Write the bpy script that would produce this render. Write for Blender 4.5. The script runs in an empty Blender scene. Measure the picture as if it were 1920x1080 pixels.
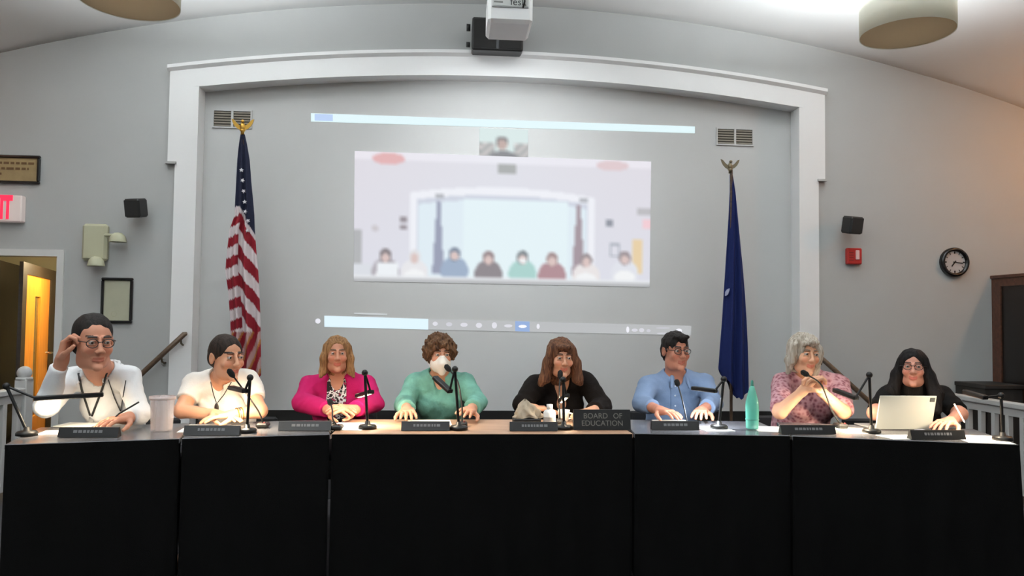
import bpy, bmesh, math, random
import numpy as np
from mathutils import Vector, Matrix
random.seed(7); np.random.seed(7)
PI = math.pi
sc = bpy.context.scene
COL = sc.collection

# ------------------------------------------------------------------ camera
CAMH, F = 1.34, 1430.0
YAW, PIT, ROL = 0.0788, 0.04037, 0.01175
def Rx(a): return Matrix.Rotation(a, 3, 'X')
def Ry(a): return Matrix.Rotation(a, 3, 'Y')
def Rz(a): return Matrix.Rotation(a, 3, 'Z')
CAMR = Rz(-YAW) @ Rx(PIT)                       # columns: right, forward, up
_r, _f, _u = (CAMR @ Vector(v) for v in ((1, 0, 0), (0, 1, 0), (0, 0, 1)))
_c, _s = math.cos(ROL), math.sin(ROL)
CR, CU = _r*_c + _u*_s, _u*_c - _r*_s           # rolled right / up
def ray(px, py):
    return CR*((px-960)/F) + _f - CU*((py-540)/F)
def at(px, py, Y):
    d = ray(px, py); return Vector((0, 0, CAMH)) + d*(Y/d.y)
def atz(px, py, Z):
    d = ray(px, py); return Vector((0, 0, CAMH)) + d*((Z-CAMH)/d.z)
cd = bpy.data.cameras.new('camera'); cam = bpy.data.objects.new('camera', cd); COL.objects.link(cam)
cd.sensor_width = 36.0; cd.lens = 36.0*F/1920.0; cd.clip_start = 0.05
M4 = Matrix((CR, CU, -_f)).transposed().to_4x4(); M4.translation = Vector((0, 0, CAMH))
cam.matrix_world = M4
sc.camera = cam
sc.view_settings.view_transform = 'Standard'; sc.view_settings.look = 'None'
sc.view_settings.gamma = 1.0; sc.view_settings.use_curve_mapping = False
sc.view_settings.exposure = 0.0
w = bpy.data.worlds.new('world'); sc.world = w; w.use_nodes = True
w.node_tree.nodes['Background'].inputs[0].default_value = (0.5, 0.52, 0.55, 1)
w.node_tree.nodes['Background'].inputs[1].default_value = 0.05

def add_light(name, kind, loc, power, color=(1, 1, 1), size=0.1, aim=None, size_y=None, spot=None, blend=0.6):
    d = bpy.data.lights.new(name, kind); d.energy = power; d.color = color
    if kind == 'AREA':
        d.size = size
        d.shape = 'DISK'
        if size_y: d.shape = 'RECTANGLE'; d.size_y = size_y
    else:
        d.shadow_soft_size = size
    if kind == 'SPOT': d.spot_size = spot; d.spot_blend = blend
    o = bpy.data.objects.new(name, d); COL.objects.link(o); o.location = loc
    if aim is not None: o.rotation_euler = (Vector(aim)-Vector(loc)).to_track_quat('-Z', 'Y').to_euler()
    return o

# light levels of the room's lamps and the added unseen drums
DRUM_UP, DRUM_FILL, SCONCE_R, SCONCE_L, DESK, BEAM = 140.0, 122.0, 44.0, 8.0, 4.8, 100.0
XC = 0.46                                        # the room's axis
YW, YA = 6.5, 6.63                               # stage wall, panel inside the arch

# ------------------------------------------------------------------ materials
MATS = {}
def srgb(r, g, b):
    f = lambda c: (c/255/12.92) if c/255 <= .04045 else ((c/255+.055)/1.055)**2.4
    return (f(r), f(g), f(b), 1)
def mat(name, col, rough=.6, metal=0, bump=0, bscale=60, var=0, vscale=8, emit=None, estr=1, spec=.5, alpha=1, trans=0, attr=False, sheen=0, mul=None):
    if name in MATS: return MATS[name]
    m = bpy.data.materials.new(name); m.use_nodes = True
    nt = m.node_tree; b = nt.nodes['Principled BSDF']; L = nt.links.new
    b.inputs['Base Color'].default_value = col if len(col) == 4 else (*col, 1)
    b.inputs['Roughness'].default_value = rough; b.inputs['Metallic'].default_value = metal
    b.inputs['Specular IOR Level'].default_value = spec
    if trans: b.inputs['Transmission Weight'].default_value = trans; b.inputs['IOR'].default_value = 1.3
    if sheen: b.inputs['Sheen Weight'].default_value = sheen
    if alpha < 1: b.inputs['Alpha'].default_value = alpha
    if emit: b.inputs['Emission Color'].default_value = emit; b.inputs['Emission Strength'].default_value = estr
    tc = nt.nodes.new('ShaderNodeTexCoord')
    if attr:
        a = nt.nodes.new('ShaderNodeAttribute'); a.attribute_name = 'Col'
        src = a.outputs['Color']
        L(src, b.inputs['Base Color'])
    if var:
        n = nt.nodes.new('ShaderNodeTexNoise'); n.inputs['Scale'].default_value = vscale; n.inputs['Detail'].default_value = 4
        L(tc.outputs['Object'], n.inputs['Vector'])
        mx = nt.nodes.new('ShaderNodeMix'); mx.data_type = 'RGBA'; mx.blend_type = 'MULTIPLY'
        r = nt.nodes.new('ShaderNodeMapRange'); r.inputs['From Min'].default_value = .3; r.inputs['From Max'].default_value = .7
        r.inputs['To Min'].default_value = 1-var; r.inputs['To Max'].default_value = 1+var*.3
        L(n.outputs['Fac'], r.inputs['Value'])
        mx.inputs[0].default_value = 1
        if attr: L(src, mx.inputs[6])
        else: mx.inputs[6].default_value = col if len(col) == 4 else (*col, 1)
        L(r.outputs['Result'], mx.inputs[7]); L(mx.outputs[2], b.inputs['Base Color'])
    if bump:
        n2 = nt.nodes.new('ShaderNodeTexNoise'); n2.inputs['Scale'].default_value = bscale; n2.inputs['Detail'].default_value = 3
        L(tc.outputs['Object'], n2.inputs['Vector'])
        bp = nt.nodes.new('ShaderNodeBump'); bp.inputs['Strength'].default_value = bump; bp.inputs['Distance'].default_value = .01
        L(n2.outputs['Fac'], bp.inputs['Height']); L(bp.outputs['Normal'], b.inputs['Normal'])
    MATS[name] = m; return m
def mat_wood(name, c1, c2, rough=.45, scale=(1, 12, 12)):
    m = mat(name, c1, rough); nt = m.node_tree; L = nt.links.new; b = nt.nodes['Principled BSDF']
    tc = nt.nodes.new('ShaderNodeTexCoord'); mp = nt.nodes.new('ShaderNodeMapping'); mp.inputs['Scale'].default_value = scale
    n = nt.nodes.new('ShaderNodeTexNoise'); n.inputs['Scale'].default_value = 3; n.inputs['Detail'].default_value = 6; n.inputs['Distortion'].default_value = .6
    r = nt.nodes.new('ShaderNodeValToRGB'); r.color_ramp.elements[0].color = c1; r.color_ramp.elements[1].color = c2
    r.color_ramp.elements[0].position = .35; r.color_ramp.elements[1].position = .65
    L(tc.outputs['Object'], mp.inputs['Vector']); L(mp.outputs['Vector'], n.inputs['Vector']); L(n.outputs['Fac'], r.inputs['Fac']); L(r.outputs['Color'], b.inputs['Base Color'])
    return m
def mat_pattern(name, stops, scale=30, rough=.8, kind='voronoi'):
    m = mat(name, stops[0][1], rough); nt = m.node_tree; L = nt.links.new; b = nt.nodes['Principled BSDF']
    tc = nt.nodes.new('ShaderNodeTexCoord')
    if kind == 'voronoi':
        n = nt.nodes.new('ShaderNodeTexVoronoi'); out = n.outputs['Distance']
    else:
        n = nt.nodes.new('ShaderNodeTexNoise'); n.inputs['Detail'].default_value = 2; out = n.outputs['Fac']
    n.inputs['Scale'].default_value = scale
    r = nt.nodes.new('ShaderNodeValToRGB'); cr = r.color_ramp; cr.interpolation = 'CONSTANT' if kind != 'voronoi' else 'LINEAR'
    while len(cr.elements) < len(stops): cr.elements.new(.5)
    for e, (p, c) in zip(cr.elements, stops): e.position = p; e.color = c
    L(tc.outputs['Object'], n.inputs['Vector']); L(out, r.inputs['Fac']); L(r.outputs['Color'], b.inputs['Base Color'])
    return m
def mat_hair(name, c1, c2, sx=90):
    m = mat(name, c1, .62, spec=.18); nt = m.node_tree; L = nt.links.new; b = nt.nodes['Principled BSDF']
    tc = nt.nodes.new('ShaderNodeTexCoord'); mp = nt.nodes.new('ShaderNodeMapping'); mp.inputs['Scale'].default_value = (sx, sx, 9)
    n = nt.nodes.new('ShaderNodeTexNoise'); n.inputs['Scale'].default_value = 1; n.inputs['Detail'].default_value = 5; n.inputs['Distortion'].default_value = 1.2
    r = nt.nodes.new('ShaderNodeValToRGB'); r.color_ramp.elements[0].color = c1; r.color_ramp.elements[1].color = c2
    r.color_ramp.elements[0].position = .35; r.color_ramp.elements[1].position = .68
    L(tc.outputs['Object'], mp.inputs['Vector']); L(mp.outputs['Vector'], n.inputs['Vector']); L(n.outputs['Fac'], r.inputs['Fac']); L(r.outputs['Color'], b.inputs['Base Color'])
    bp = nt.nodes.new('ShaderNodeBump'); bp.inputs['Strength'].default_value = .7; bp.inputs['Distance'].default_value = .006
    L(n.outputs['Fac'], bp.inputs['Height']); L(bp.outputs['Normal'], b.inputs['Normal'])
    return m
wallm = mat('wall_paint', srgb(170, 172, 171), .75, bump=.06, bscale=180, var=.03, vscale=2)
panelm = mat('panel_paint', srgb(190, 191, 190), .7, bump=.04, bscale=160, var=.02, vscale=2)
trimm = mat('trim_paint', srgb(234, 235, 235), .45, bump=.02, bscale=90)
ceilm = mat('ceiling_paint', srgb(232, 233, 232), .9, bump=.05, bscale=150)
carpet = mat('carpet', srgb(72, 70, 74), .95, bump=.5, bscale=300, var=.2, vscale=40)
blackm = mat('black_plastic', srgb(18, 18, 18), .45, bump=.03, bscale=300)
blackgloss = mat('black_gloss', srgb(15, 15, 17), .25)
whitem = mat('white_plastic', srgb(225, 226, 226), .45)
paperm = mat('paper', srgb(240, 240, 236), .8, bump=.03, bscale=40)
clothm = mat('black_cloth', srgb(7, 7, 7), .95, bump=.3, bscale=350, spec=.15)
goldm = mat('gold', srgb(190, 150, 70), .35, .9)
bronzem = mat('bronze', srgb(120, 110, 90), .4, .8)
chromem = mat('steel', srgb(200, 200, 200), .25, 1)

# ------------------------------------------------------------------ mesh builder
ORG = {}                                         # object name -> world origin
class MB:
    def __init__(s): s.v = []; s.f = []; s.m = []; s.mats = []; s.sm = []
    def raw(s, vs, fs, mi=0, smooth=False):
        b = len(s.v); s.v += [tuple(v) for v in vs]
        for f in fs: s.f.append(tuple(i+b for i in f)); s.m.append(mi); s.sm.append(smooth)
        return s
    def box(s, lo, hi, mi=0):
        x0, y0, z0 = lo; x1, y1, z1 = hi
        return s.raw([(x0,y0,z0),(x1,y0,z0),(x1,y1,z0),(x0,y1,z0),(x0,y0,z1),(x1,y0,z1),(x1,y1,z1),(x0,y1,z1)],
                     [(0,3,2,1),(4,5,6,7),(0,1,5,4),(1,2,6,5),(2,3,7,6),(3,0,4,7)], mi)
    def bbox(s, c, half, R=None, bev=.004, mi=0):       # bevelled, oriented box
        c = Vector(c); hx, hy, hz = half; b = min(bev, hx*.9, hy*.9, hz*.9); R = R or Matrix.Identity(3)
        vs = []; idx = {}
        for sx in (-1, 1):
            for sy in (-1, 1):
                for sz in (-1, 1):
                    for k, p in enumerate(((hx, hy-b, hz-b), (hx-b, hy, hz-b), (hx-b, hy-b, hz))):
                        idx[sx, sy, sz, k] = len(vs); vs.append(c + R @ Vector((p[0]*sx, p[1]*sy, p[2]*sz)))
        fs = []
        for s_ in (-1, 1):
            fs.append([idx[s_, a, d, 0] for a, d in ((-1,-1),(1,-1),(1,1),(-1,1))])
            fs.append([idx[a, s_, d, 1] for a, d in ((-1,-1),(1,-1),(1,1),(-1,1))])
            fs.append([idx[a, d, s_, 2] for a, d in ((-1,-1),(1,-1),(1,1),(-1,1))])
        for a in (-1, 1):
            for d in (-1, 1):
                fs.append([idx[a, d, -1, 0], idx[a, d, 1, 0], idx[a, d, 1, 1], idx[a, d, -1, 1]])
                fs.append([idx[a, -1, d, 0], idx[a, 1, d, 0], idx[a, 1, d, 2], idx[a, -1, d, 2]])
                fs.append([idx[-1, a, d, 1], idx[1, a, d, 1], idx[1, a, d, 2], idx[-1, a, d, 2]])
                for e in (-1, 1): fs.append([idx[a, d, e, 0], idx[a, d, e, 1], idx[a, d, e, 2]])
        return s.raw(vs, fs, mi)
    def tube(s, pts, r, seg=10, mi=0, cap=True):
        pts = [Vector(p) for p in pts]; n = len(pts); rs = r if isinstance(r, (list, tuple)) else [r]*n
        rings = []; up = None
        for i, p in enumerate(pts):
            t = (pts[min(i+1, n-1)]-pts[max(i-1, 0)]).normalized()
            if up is None: up = Vector((0, 0, 1)) if abs(t.z) < .9 else Vector((1, 0, 0))
            a = t.cross(up).normalized(); b_ = a.cross(t).normalized(); up = b_
            rings.append([p + (a*math.cos(2*PI*k/seg)+b_*math.sin(2*PI*k/seg))*rs[i] for k in range(seg)])
        vs = [q for r_ in rings for q in r_]; fs = []
        for i in range(n-1):
            for k in range(seg):
                k2 = (k+1) % seg; fs.append((i*seg+k, i*seg+k2, (i+1)*seg+k2, (i+1)*seg+k))
        b0 = len(s.f); s.raw(vs, fs, mi, True)
        if cap: s.raw(rings[0], [tuple(range(seg))[::-1]], mi); s.raw(rings[-1], [tuple(range(seg))], mi)
        return s
    def lathe(s, c, prof, seg=24, mi=0, R=None, sy=1.0):  # prof: (r, z)
        c = Vector(c); R = R or Matrix.Identity(3); vs = []; fs = []
        for (r, z) in prof:
            for k in range(seg): vs.append(c + R @ Vector((r*math.cos(2*PI*k/seg), sy*r*math.sin(2*PI*k/seg), z)))
        for i in range(len(prof)-1):
            for k in range(seg):
                k2 = (k+1) % seg; fs.append((i*seg+k, i*seg+k2, (i+1)*seg+k2, (i+1)*seg+k))
        return s.raw(vs, fs, mi, True)
    def ball(s, c, r, seg=16, rings=10, mi=0, R=None):
        rr = r if isinstance(r, (tuple, list)) else (r, r, r); c = Vector(c); R = R or Matrix.Identity(3); vs = []; fs = []
        for i in range(rings+1):
            th = PI*i/rings
            for k in range(seg): vs.append(c + R @ Vector((rr[0]*math.sin(th)*math.cos(2*PI*k/seg), rr[1]*math.sin(th)*math.sin(2*PI*k/seg), -rr[2]*math.cos(th))))
        for i in range(rings):
            for k in range(seg):
                k2 = (k+1) % seg; fs.append((i*seg+k, i*seg+k2, (i+1)*seg+k2, (i+1)*seg+k))
        return s.raw(vs, fs, mi, True)
    def prism(s, poly, d, mi=0):                 # poly: 3D loop, d: extrusion vector
        n = len(poly); d = Vector(d); a = [Vector(p) for p in poly]; b = [p+d for p in a]
        s.raw(a+b, [tuple(range(n)), tuple(range(2*n-1, n-1, -1))] + [(i, n+i, n+(i+1) % n, (i+1) % n) for i in range(n)], mi)
        return s
    def build(s, name, mats, parent=None, org=None, kind=None, recalc=True):
        me = bpy.data.meshes.new(name)
        if parent is not None: o0 = ORG[parent.name]
        elif org is not None: o0 = Vector(org)
        else:
            a = np.array([tuple(v) for v in s.v]); lo, hi = a.min(0), a.max(0); o0 = Vector(((lo[0]+hi[0])/2, (lo[1]+hi[1])/2, lo[2]))
        me.from_pydata([(v[0]-o0.x, v[1]-o0.y, v[2]-o0.z) for v in s.v], [], s.f)
        me.polygons.foreach_set('use_smooth', s.sm); me.polygons.foreach_set('material_index', s.m)
        for m in (mats if isinstance(mats, list) else [mats]): me.materials.append(m)
        if recalc:
            bm = bmesh.new(); bm.from_mesh(me); bmesh.ops.recalc_face_normals(bm, faces=bm.faces); bm.to_mesh(me); bm.free()
        o = bpy.data.objects.new(name, me); COL.objects.link(o)
        if parent is not None: o.parent = parent
        else: o.location = o0
        ORG[o.name] = Vector(o0)
        if kind: o['kind'] = kind
        return o
def thing(name, loc, label, cat, group=None):
    o = bpy.data.objects.new(name, None); COL.objects.link(o); o.location = loc; o.empty_display_size = .05
    ORG[o.name] = Vector(loc); return tag(o, label, cat, group)
def tag(o, label, cat, group=None):
    o['label'] = label; o['category'] = cat
    if group: o['group'] = group
    return o
def struct(name, mb, m, parent=None, org=None):
    o = mb.build(name, m, parent, org)
    if parent is None: o['kind'] = 'structure'
    return o
def text_mesh(name, body, size, m, origin, R, parent, depth=.0015, align='CENTER', sx=1.0, bold=0):
    c = bpy.data.curves.new(name, 'FONT'); c.body = body; c.size = size; c.extrude = depth; c.offset = bold; c.align_x = align; c.align_y = 'CENTER'
    t = bpy.data.objects.new(name, c); COL.objects.link(t)
    dg = bpy.context.evaluated_depsgraph_get(); me = bpy.data.meshes.new_from_object(t.evaluated_get(dg))
    bpy.data.objects.remove(t); bpy.data.curves.remove(c)
    B = Matrix(((1, 0, 0), (0, 0, -1), (0, 1, 0)))      # text plane xy -> world xz, facing -Y
    T = (R @ B @ Matrix.Diagonal((sx, 1, 1))).to_4x4(); T.translation = Vector(origin) - ORG[parent.name]
    me.transform(T); me.materials.clear(); me.materials.append(m)
    o = bpy.data.objects.new(name, me); COL.objects.link(o); o.parent = parent; ORG[o.name] = ORG[parent.name]
    return o
I3 = Matrix.Identity(3)

# ------------------------------------------------------------------ the room
XL, XR, YB = XC-5.6, XC+5.6, -4.0
def zc(x): return 4.06-.0335*(x-XC)**2           # vaulted ceiling
def zc2(x, y): return zc(x)+min(.75, .30*max(0, YW-y))
def zo(x): return 3.630-.225*((x-XC)/2.82)**2    # casing, outer arc
def zi(x): return 3.422-.180*((x-XC)/2.583)**2   # casing, inner arc
struct('floor', MB().box((XL, YB, -.1), (XR, YW+.2, 0)), carpet)
mb = MB(); N = 40
xs = [XL+(XR-XL)*i/N for i in range(N+1)]
for a, b in zip(xs, xs[1:]):
    for y0, y1 in ((YB, 4.0), (4.0, YW+.13)):
        q = lambda x, y, d: (x, y, zc2(x, y)+d)
        mb.raw([q(a, y0, 0), q(b, y0, 0), q(b, y1, 0), q(a, y1, 0), q(a, y0, .08), q(b, y0, .08), q(b, y1, .08), q(a, y1, .08)],
               [(0, 1, 2, 3), (7, 6, 5, 4), (0, 4, 5, 1), (2, 6, 7, 3)], 0, False)
struct('ceiling', mb, ceilm)
DX0, DX1, DZ = -4.30, -3.215, 1.805              # doorway on the left
def wallcol(mb, x0, x1, f0, f1=None, n=1):
    for i in range(n):
        a = x0+(x1-x0)*i/n; b = x0+(x1-x0)*(i+1)/n
        lo = [f0(a), f0(b)]
        mb.prism([(a, YW, lo[0]), (b, YW, lo[1]), (b, YW, zc(b)), (a, YW, zc(a))], (0, .12, 0))
mb = MB()
wallcol(mb, XL, DX0, lambda x: 0, n=4); wallcol(mb, DX0, DX1, lambda x: DZ, n=4); wallcol(mb, DX1, XC-2.6, lambda x: 0, n=6)
wallcol(mb, XC-2.6, XC+2.6, lambda x: zi(x)+.03, n=30); wallcol(mb, XC+2.6, XR, lambda x: 0, n=12)
struct('wall_back', mb, wallm)
struct('wall_alcove', MB().box((XC-2.75, YA, 0), (XC+2.75, YA+.08, 3.6)), panelm)
struct('wall_left', MB().box((XL-.1, YB, 0), (XL, YW+.12, 4.0)), wallm)
struct('wall_right', MB().box((XR, YB, 0), (XR+.1, YW+.12, 4.0)), wallm)
struct('wall_front', MB().box((XL-.1, YB-.1, 0), (XR+.1, YB, 5.0)), wallm)
struct('baseboard_back', MB().box((XC-2.58, YA-.018, .40), (XC+2.58, YA, .545)), blackm)
struct('stage_floor', MB().box((XC-2.75, 5.75, 0), (XC+2.75, YA, .40)), carpet)
for sgn in (-1, 1):
    mb = MB()
    for k, (d, z) in enumerate(((0, .27), (.28, .135))):
        x0, x1 = XC+sgn*(2.76+d), XC+sgn*(2.76+d+.28)
        mb.box((min(x0, x1), 5.75, 0), (max(x0, x1), YW, z))
    struct('trim_%d' % (5 if sgn < 0 else 6), mb, carpet)
# shouldered arch casing
def casing(mb, half_lo, half_hi, zstep, out, inn, hin, y0, y1, n=60):
    # upper band
    X = [XC-half_hi+2*half_hi*i/n for i in range(n+1)]
    for a, b in zip(X, X[1:]):
        lo = lambda x: inn(x) if abs(x-XC) < hin-1e-6 else inn(XC+hin)
        mb.prism([(a, y0, lo(a)), (b, y0, lo(b)), (b, y0, out(b)), (a, y0, out(a))], (0, y1-y0, 0))
    for s in (-1, 1):
        zt = inn(XC+hin)
        for (h, za, zb) in ((half_hi, zstep, zt), (half_lo, 0, zstep)):
            xa, xb = XC+s*hin, XC+s*h
            mb.box((min(xa, xb), y0, za), (max(xa, xb), y1, zb))
mb = MB(); casing(mb, 2.76, 2.82, 2.606, zo, zi, 2.583, YW-.035, YA)
tr = struct('trim_1', mb, trimm)
mb = MB(); n = 36
X = [XC-2.835+5.67*i/n for i in range(n+1)]
for a, b in zip(X, X[1:]):
    mb.prism([(a, YW-.035, zo(a)-.045), (a, YW-.06, zo(a)-.02), (a, YW-.06, zo(a)+.008), (a, YW-.035, zo(a)+.008)], (b-a, 0, zo(b)-zo(a)))
struct('cap_molding', mb, trimm, tr)
for s in (-1, 1):
    x = XC+s*2.79; struct('ear_shadow_strip', MB().box((x-.042, YW-.05, 2.588), (x+.042, YW-.002, 2.606)), mat('trim_shade', srgb(170, 170, 168), .5), tr)  # darker strip painted as the shadow under each casing ear

# return-air vents
for i, (x0, x1, ya, yb) in enumerate(((401, 470.5, 209, 238), (1345, 1410, 242, 272))):
    a = at(x0, yb, YA); b = at(x1, ya, YA); w_, h_ = b.x-a.x, .135; zc_ = (a.z+b.z)/2; xm = (a.x+b.x)/2
    t = thing('wall_vent', (xm, YA, zc_-h_/2), ['twin grille wall vent behind the striped flag finial', 'twin grille wall vent above the blue flag'][i], 'vent', 'wall vents in the alcove')
    f = MB(); z0, z1 = zc_-h_/2, zc_+h_/2; xa, xb = xm-w_/2, xm+w_/2
    for (l, h) in (((xa-.012, z0-.012), (xb+.012, z0)), ((xa-.012, z1), (xb+.012, z1+.012)), ((xa-.012, z0), (xa, z1)), ((xb, z0), (xb+.012, z1)), ((xm-.009, z0), (xm+.009, z1))):
        f.box((l[0], YA-.012, l[1]), (h[0], YA-.001, h[1]))
    f.build('frame', panelm, t)
    MB().box((xa, YA-.004, z0), (xb, YA-.001, z1)).build('backing', mat('vent_dark', srgb(70, 68, 60), .8), t)
    for xa_, xb_ in ((xa, xm-.009), (xm+.009, xb)):
        for k in range(6):
            z = z0+(k+.5)*h_/6
            MB().prism([(xa_, YA-.010, z-.008), (xa_, YA-.004, z+.004), (xa_, YA-.004, z+.006), (xa_, YA-.010, z-.006)], (xb_-xa_, 0, 0)).build('slat', mat('vent_slat', srgb(118, 112, 100), .6), t)

# ------------------------------------------------------------------ doorway and corridor on the left
tr2 = MB()
for (l, h) in (((DX1, 0), (DX1+.055, DZ)), ((DX0-.055, DZ), (DX1+.055, DZ+.055)), ((DX0-.055, 0), (DX0, DZ))):
    tr2.box((l[0], YW-.02, l[1]), (h[0], YW-.001, h[1]))
struct('trim_2', tr2, mat('door_frame_paint', srgb(205, 206, 204), .5))
corr = mat('corridor_paint', srgb(210, 205, 180), .8)
mb = MB(); mb.box((-7.2, 9.9, 0), (-3.0, 10.0, 2.5)); mb.box((-7.3, YW+.13, 0), (-7.2, 10, 2.5)); mb.box((-3.1, YW+.13, 0), (-3.0, 10, 2.5))
mb.box((-7.2, YW+.12, 0), (XL-.1, YW+.2, 2.5))
struct('wall_corridor', mb, corr)
struct('ceiling_corridor', MB().box((-7.3, YW+.13, 2.1), (-3.0, 10, 2.2)), corr)
struct('floor_corridor', MB().box((-7.3, YW+.12, -.1), (-3.0, 10, 0)), carpet)
add_light('corridor_light', 'POINT', (-3.38, 7.45, 1.95), 62, (1, .8, .5), .12)
cl = thing('corridor_lamp', (-3.38, 7.45, 2.04), 'small round ceiling lamp inside the corridor past the open doorway', 'ceiling lamp')
MB().lathe((-3.38, 7.45, 2.04), [(0, 0), (.09, .01), (.12, .04), (.12, .06)], 20).build('diffuser', mat('lamp_glow', srgb(255, 235, 190), .5, emit=(1, .85, .6, 1), estr=2), cl)
def slab(mb, P, u, s0, s1, z0, z1, t0, t1, mi=0):
    nrm = Vector((u.y, -u.x, 0))                  # towards the viewer side
    a = P+u*s0; b = P+u*s1
    mb.prism([Vector((a.x, a.y, z0))+nrm*t0, Vector((b.x, b.y, z0))+nrm*t0, Vector((b.x, b.y, z1))+nrm*t0, Vector((a.x, a.y, z1))+nrm*t0], nrm*(t1-t0), mi)
U = Vector((-.302, .953, 0)).normalized()
P0 = at(37, 490, 6.78)
def along(px, P, u):                              # distance along u from P until pixel column px
    lo, hi = 0, 3
    d = ray(px, 600); d = Vector((d.x, d.y)); 
    # solve P+u*s = k*d
    det = u.x*(-d.y)+d.x*u.y
    return (-P.x*(-d.y) - d.x*P.y)/det
sA, sB, sC = along(41, P0, U), along(87, P0, U), along(109, P0, U)
ztop = P0.z
darkwood = mat_wood('dark_frame_wood', srgb(34, 26, 18), srgb(48, 38, 28), .5)
orange = mat_wood('orange_door_wood', srgb(205, 130, 40), srgb(226, 154, 58), .4, (14, 14, 1))
d2 = MB(); slab(d2, P0, U, 0, sC, ztop-.10, ztop, 0, .03); slab(d2, P0, U, 0, sA, 0, ztop-.1, 0, .03); slab(d2, P0, U, sB, sC, 0, ztop-.1, 0, .03)
d2o = struct('door_2', d2, darkwood)
mb = MB(); g0, g1 = along(60, P0, U), along(70, P0, U)
gz0, gz1 = at(60, 800, P0.y).z, at(60, 553, P0.y).z
for (a, b, za, zb) in ((sA, g0, 0, ztop-.1), (g1, sB, 0, ztop-.1), (g0, g1, gz1, ztop-.1), (g0, g1, 0, gz0)): slab(mb, P0, U, a, b, za, zb, -.02, .02)
mb.build('door_leaf', orange, d2o)
mb = MB(); slab(mb, P0, U, g0, g1, gz0, gz1, -.006, .004); mb.build('glass_slit', mat('slit_glass', srgb(92, 84, 50), .15), d2o)
mb = MB(); p = P0+U*(sB-.08); mb.tube([p+Vector((U.y, -U.x, 0))*.02+Vector((0, 0, .95-p.z)), p+Vector((U.y, -U.x, 0))*.07+Vector((0, 0, .95-p.z)), p+Vector((U.y, -U.x, 0))*.07-U*.1+Vector((0, 0, .95-p.z))], .011); mb.build('door_handle', chromem, d2o)
P1 = at(-70, 482, 6.72); s1 = along(37, P1, U)
mb = MB(); slab(mb, P1, U, 0, s1, .02, at(40, 500, (P1+U*s1).y).z, -.022, .022)
d1 = struct('door_1', mb, mat_wood('ebony_door', srgb(26, 24, 20), srgb(38, 34, 28), .5, (14, 14, 1)))
mb = MB(); slab(mb, P1, U, .05, s1-.05, .05, .3, .022, .026); mb.build('kick_plate', mat('bronze_plate', srgb(60, 52, 40), .4, .6), d1)

# ------------------------------------------------------------------ things fixed to the stage wall
FR = -1                                           # front is -Y
def flat_frame(mb, x0, x1, z0, z1, w_, y0, y1):
    for (a, b, c, d) in ((x0, x1, z0, z0+w_), (x0, x1, z1-w_, z1), (x0, x0+w_, z0+w_, z1-w_), (x1-w_, x1, z0+w_, z1-w_)):
        mb.bbox(((a+b)/2, (y0+y1)/2, (c+d)/2), ((b-a)/2, abs(y1-y0)/2, (d-c)/2), bev=.006)
a, b = at(-115, 340, YW), at(78, 293, YW); x0, x1, z0, z1 = a.x, b.x, at(77, 346, YW).z, at(77, 293, YW).z
t = thing('wall_plaque', ((x0+x1)/2, YW, z0), 'black framed tan plaque with lines of text above the exit sign', 'plaque')
mb = MB(); flat_frame(mb, x0, x1, z0, z1, .022, YW-.03, YW); mb.build('frame', blackgloss, t)
MB().box((x0+.02, YW-.014, z0+.02), (x1-.02, YW-.002, z1-.02)).build('board', mat('plaque_tan', srgb(150, 130, 92), .6, var=.15, vscale=14), t)
for k, (l, r) in enumerate(((.06, .05), (.08, .09), (.3, .3))):
    z = z1-.065-k*.045
    mb = MB(); x = x0+l
    while x < x1-r:
        w_ = random.uniform(.025, .06); mb.box((x, YW-.0165, z-.009), (min(x+w_, x1-r), YW-.014, z+.009)); x += w_+.014
    mb.build('lettering', mat('plaque_ink', srgb(96, 70, 40), .7), t)
# exit sign
x0, x1, z0, z1 = at(-38, 393, YW).x, at(49, 393, YW).x, at(48, 418, YW).z, at(48, 369, YW).z
t = thing('exit_sign', ((x0+x1)/2, YW, z0), 'white lit sign with red letters over the open doorway', 'exit sign')
MB().bbox(((x0+x1)/2, YW-.035, (z0+z1)/2), ((x1-x0)/2, .034, (z1-z0)/2), bev=.008).build('housing', mat('sign_white', srgb(215, 205, 200), .5, emit=(1, .75, .72, 1), estr=.12), t)
text_mesh('lettering', 'EXIT', .25, mat('exit_red', srgb(235, 30, 60), .4, emit=(1, .03, .09, 1), estr=.9), ((x0+x1)/2-.005, YW-.0705, (z0+z1)/2), I3, t, .003, sx=.44, bold=.012)
# small black wall speakers
for i, (px, py, sgn) in enumerate(((255, 390, 1), (1598, 422, -1))):
    c = at(px, py, YW-.14)
    t = thing('wall_speaker', (c.x, YW, c.z-.08), ['small black wall speaker beside the emergency light', 'small black wall speaker above the red fire alarm'][i], 'speaker', 'small wall speakers')
    R = Rz(-sgn*.22) @ Rx(.2)
    MB().bbox(c, (.068, .062, .075), R, .014).build('cabinet', blackm, t)
    MB().bbox(c+R @ Vector((0, -.064, 0)), (.058, .004, .066), R, .003).build('grille', mat('speaker_grille', srgb(30, 30, 30), .8, bump=.6, bscale=500), t)
    MB().tube([c+R @ Vector((0, .05, .02)), (c.x-sgn*.02, YW-.03, c.z+.04), (c.x-sgn*.02, YW-.004, c.z+.04)], .014).bbox((c.x-sgn*.02, YW-.006, c.z+.04), (.03, .006, .045)).build('bracket', blackm, t)
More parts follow.
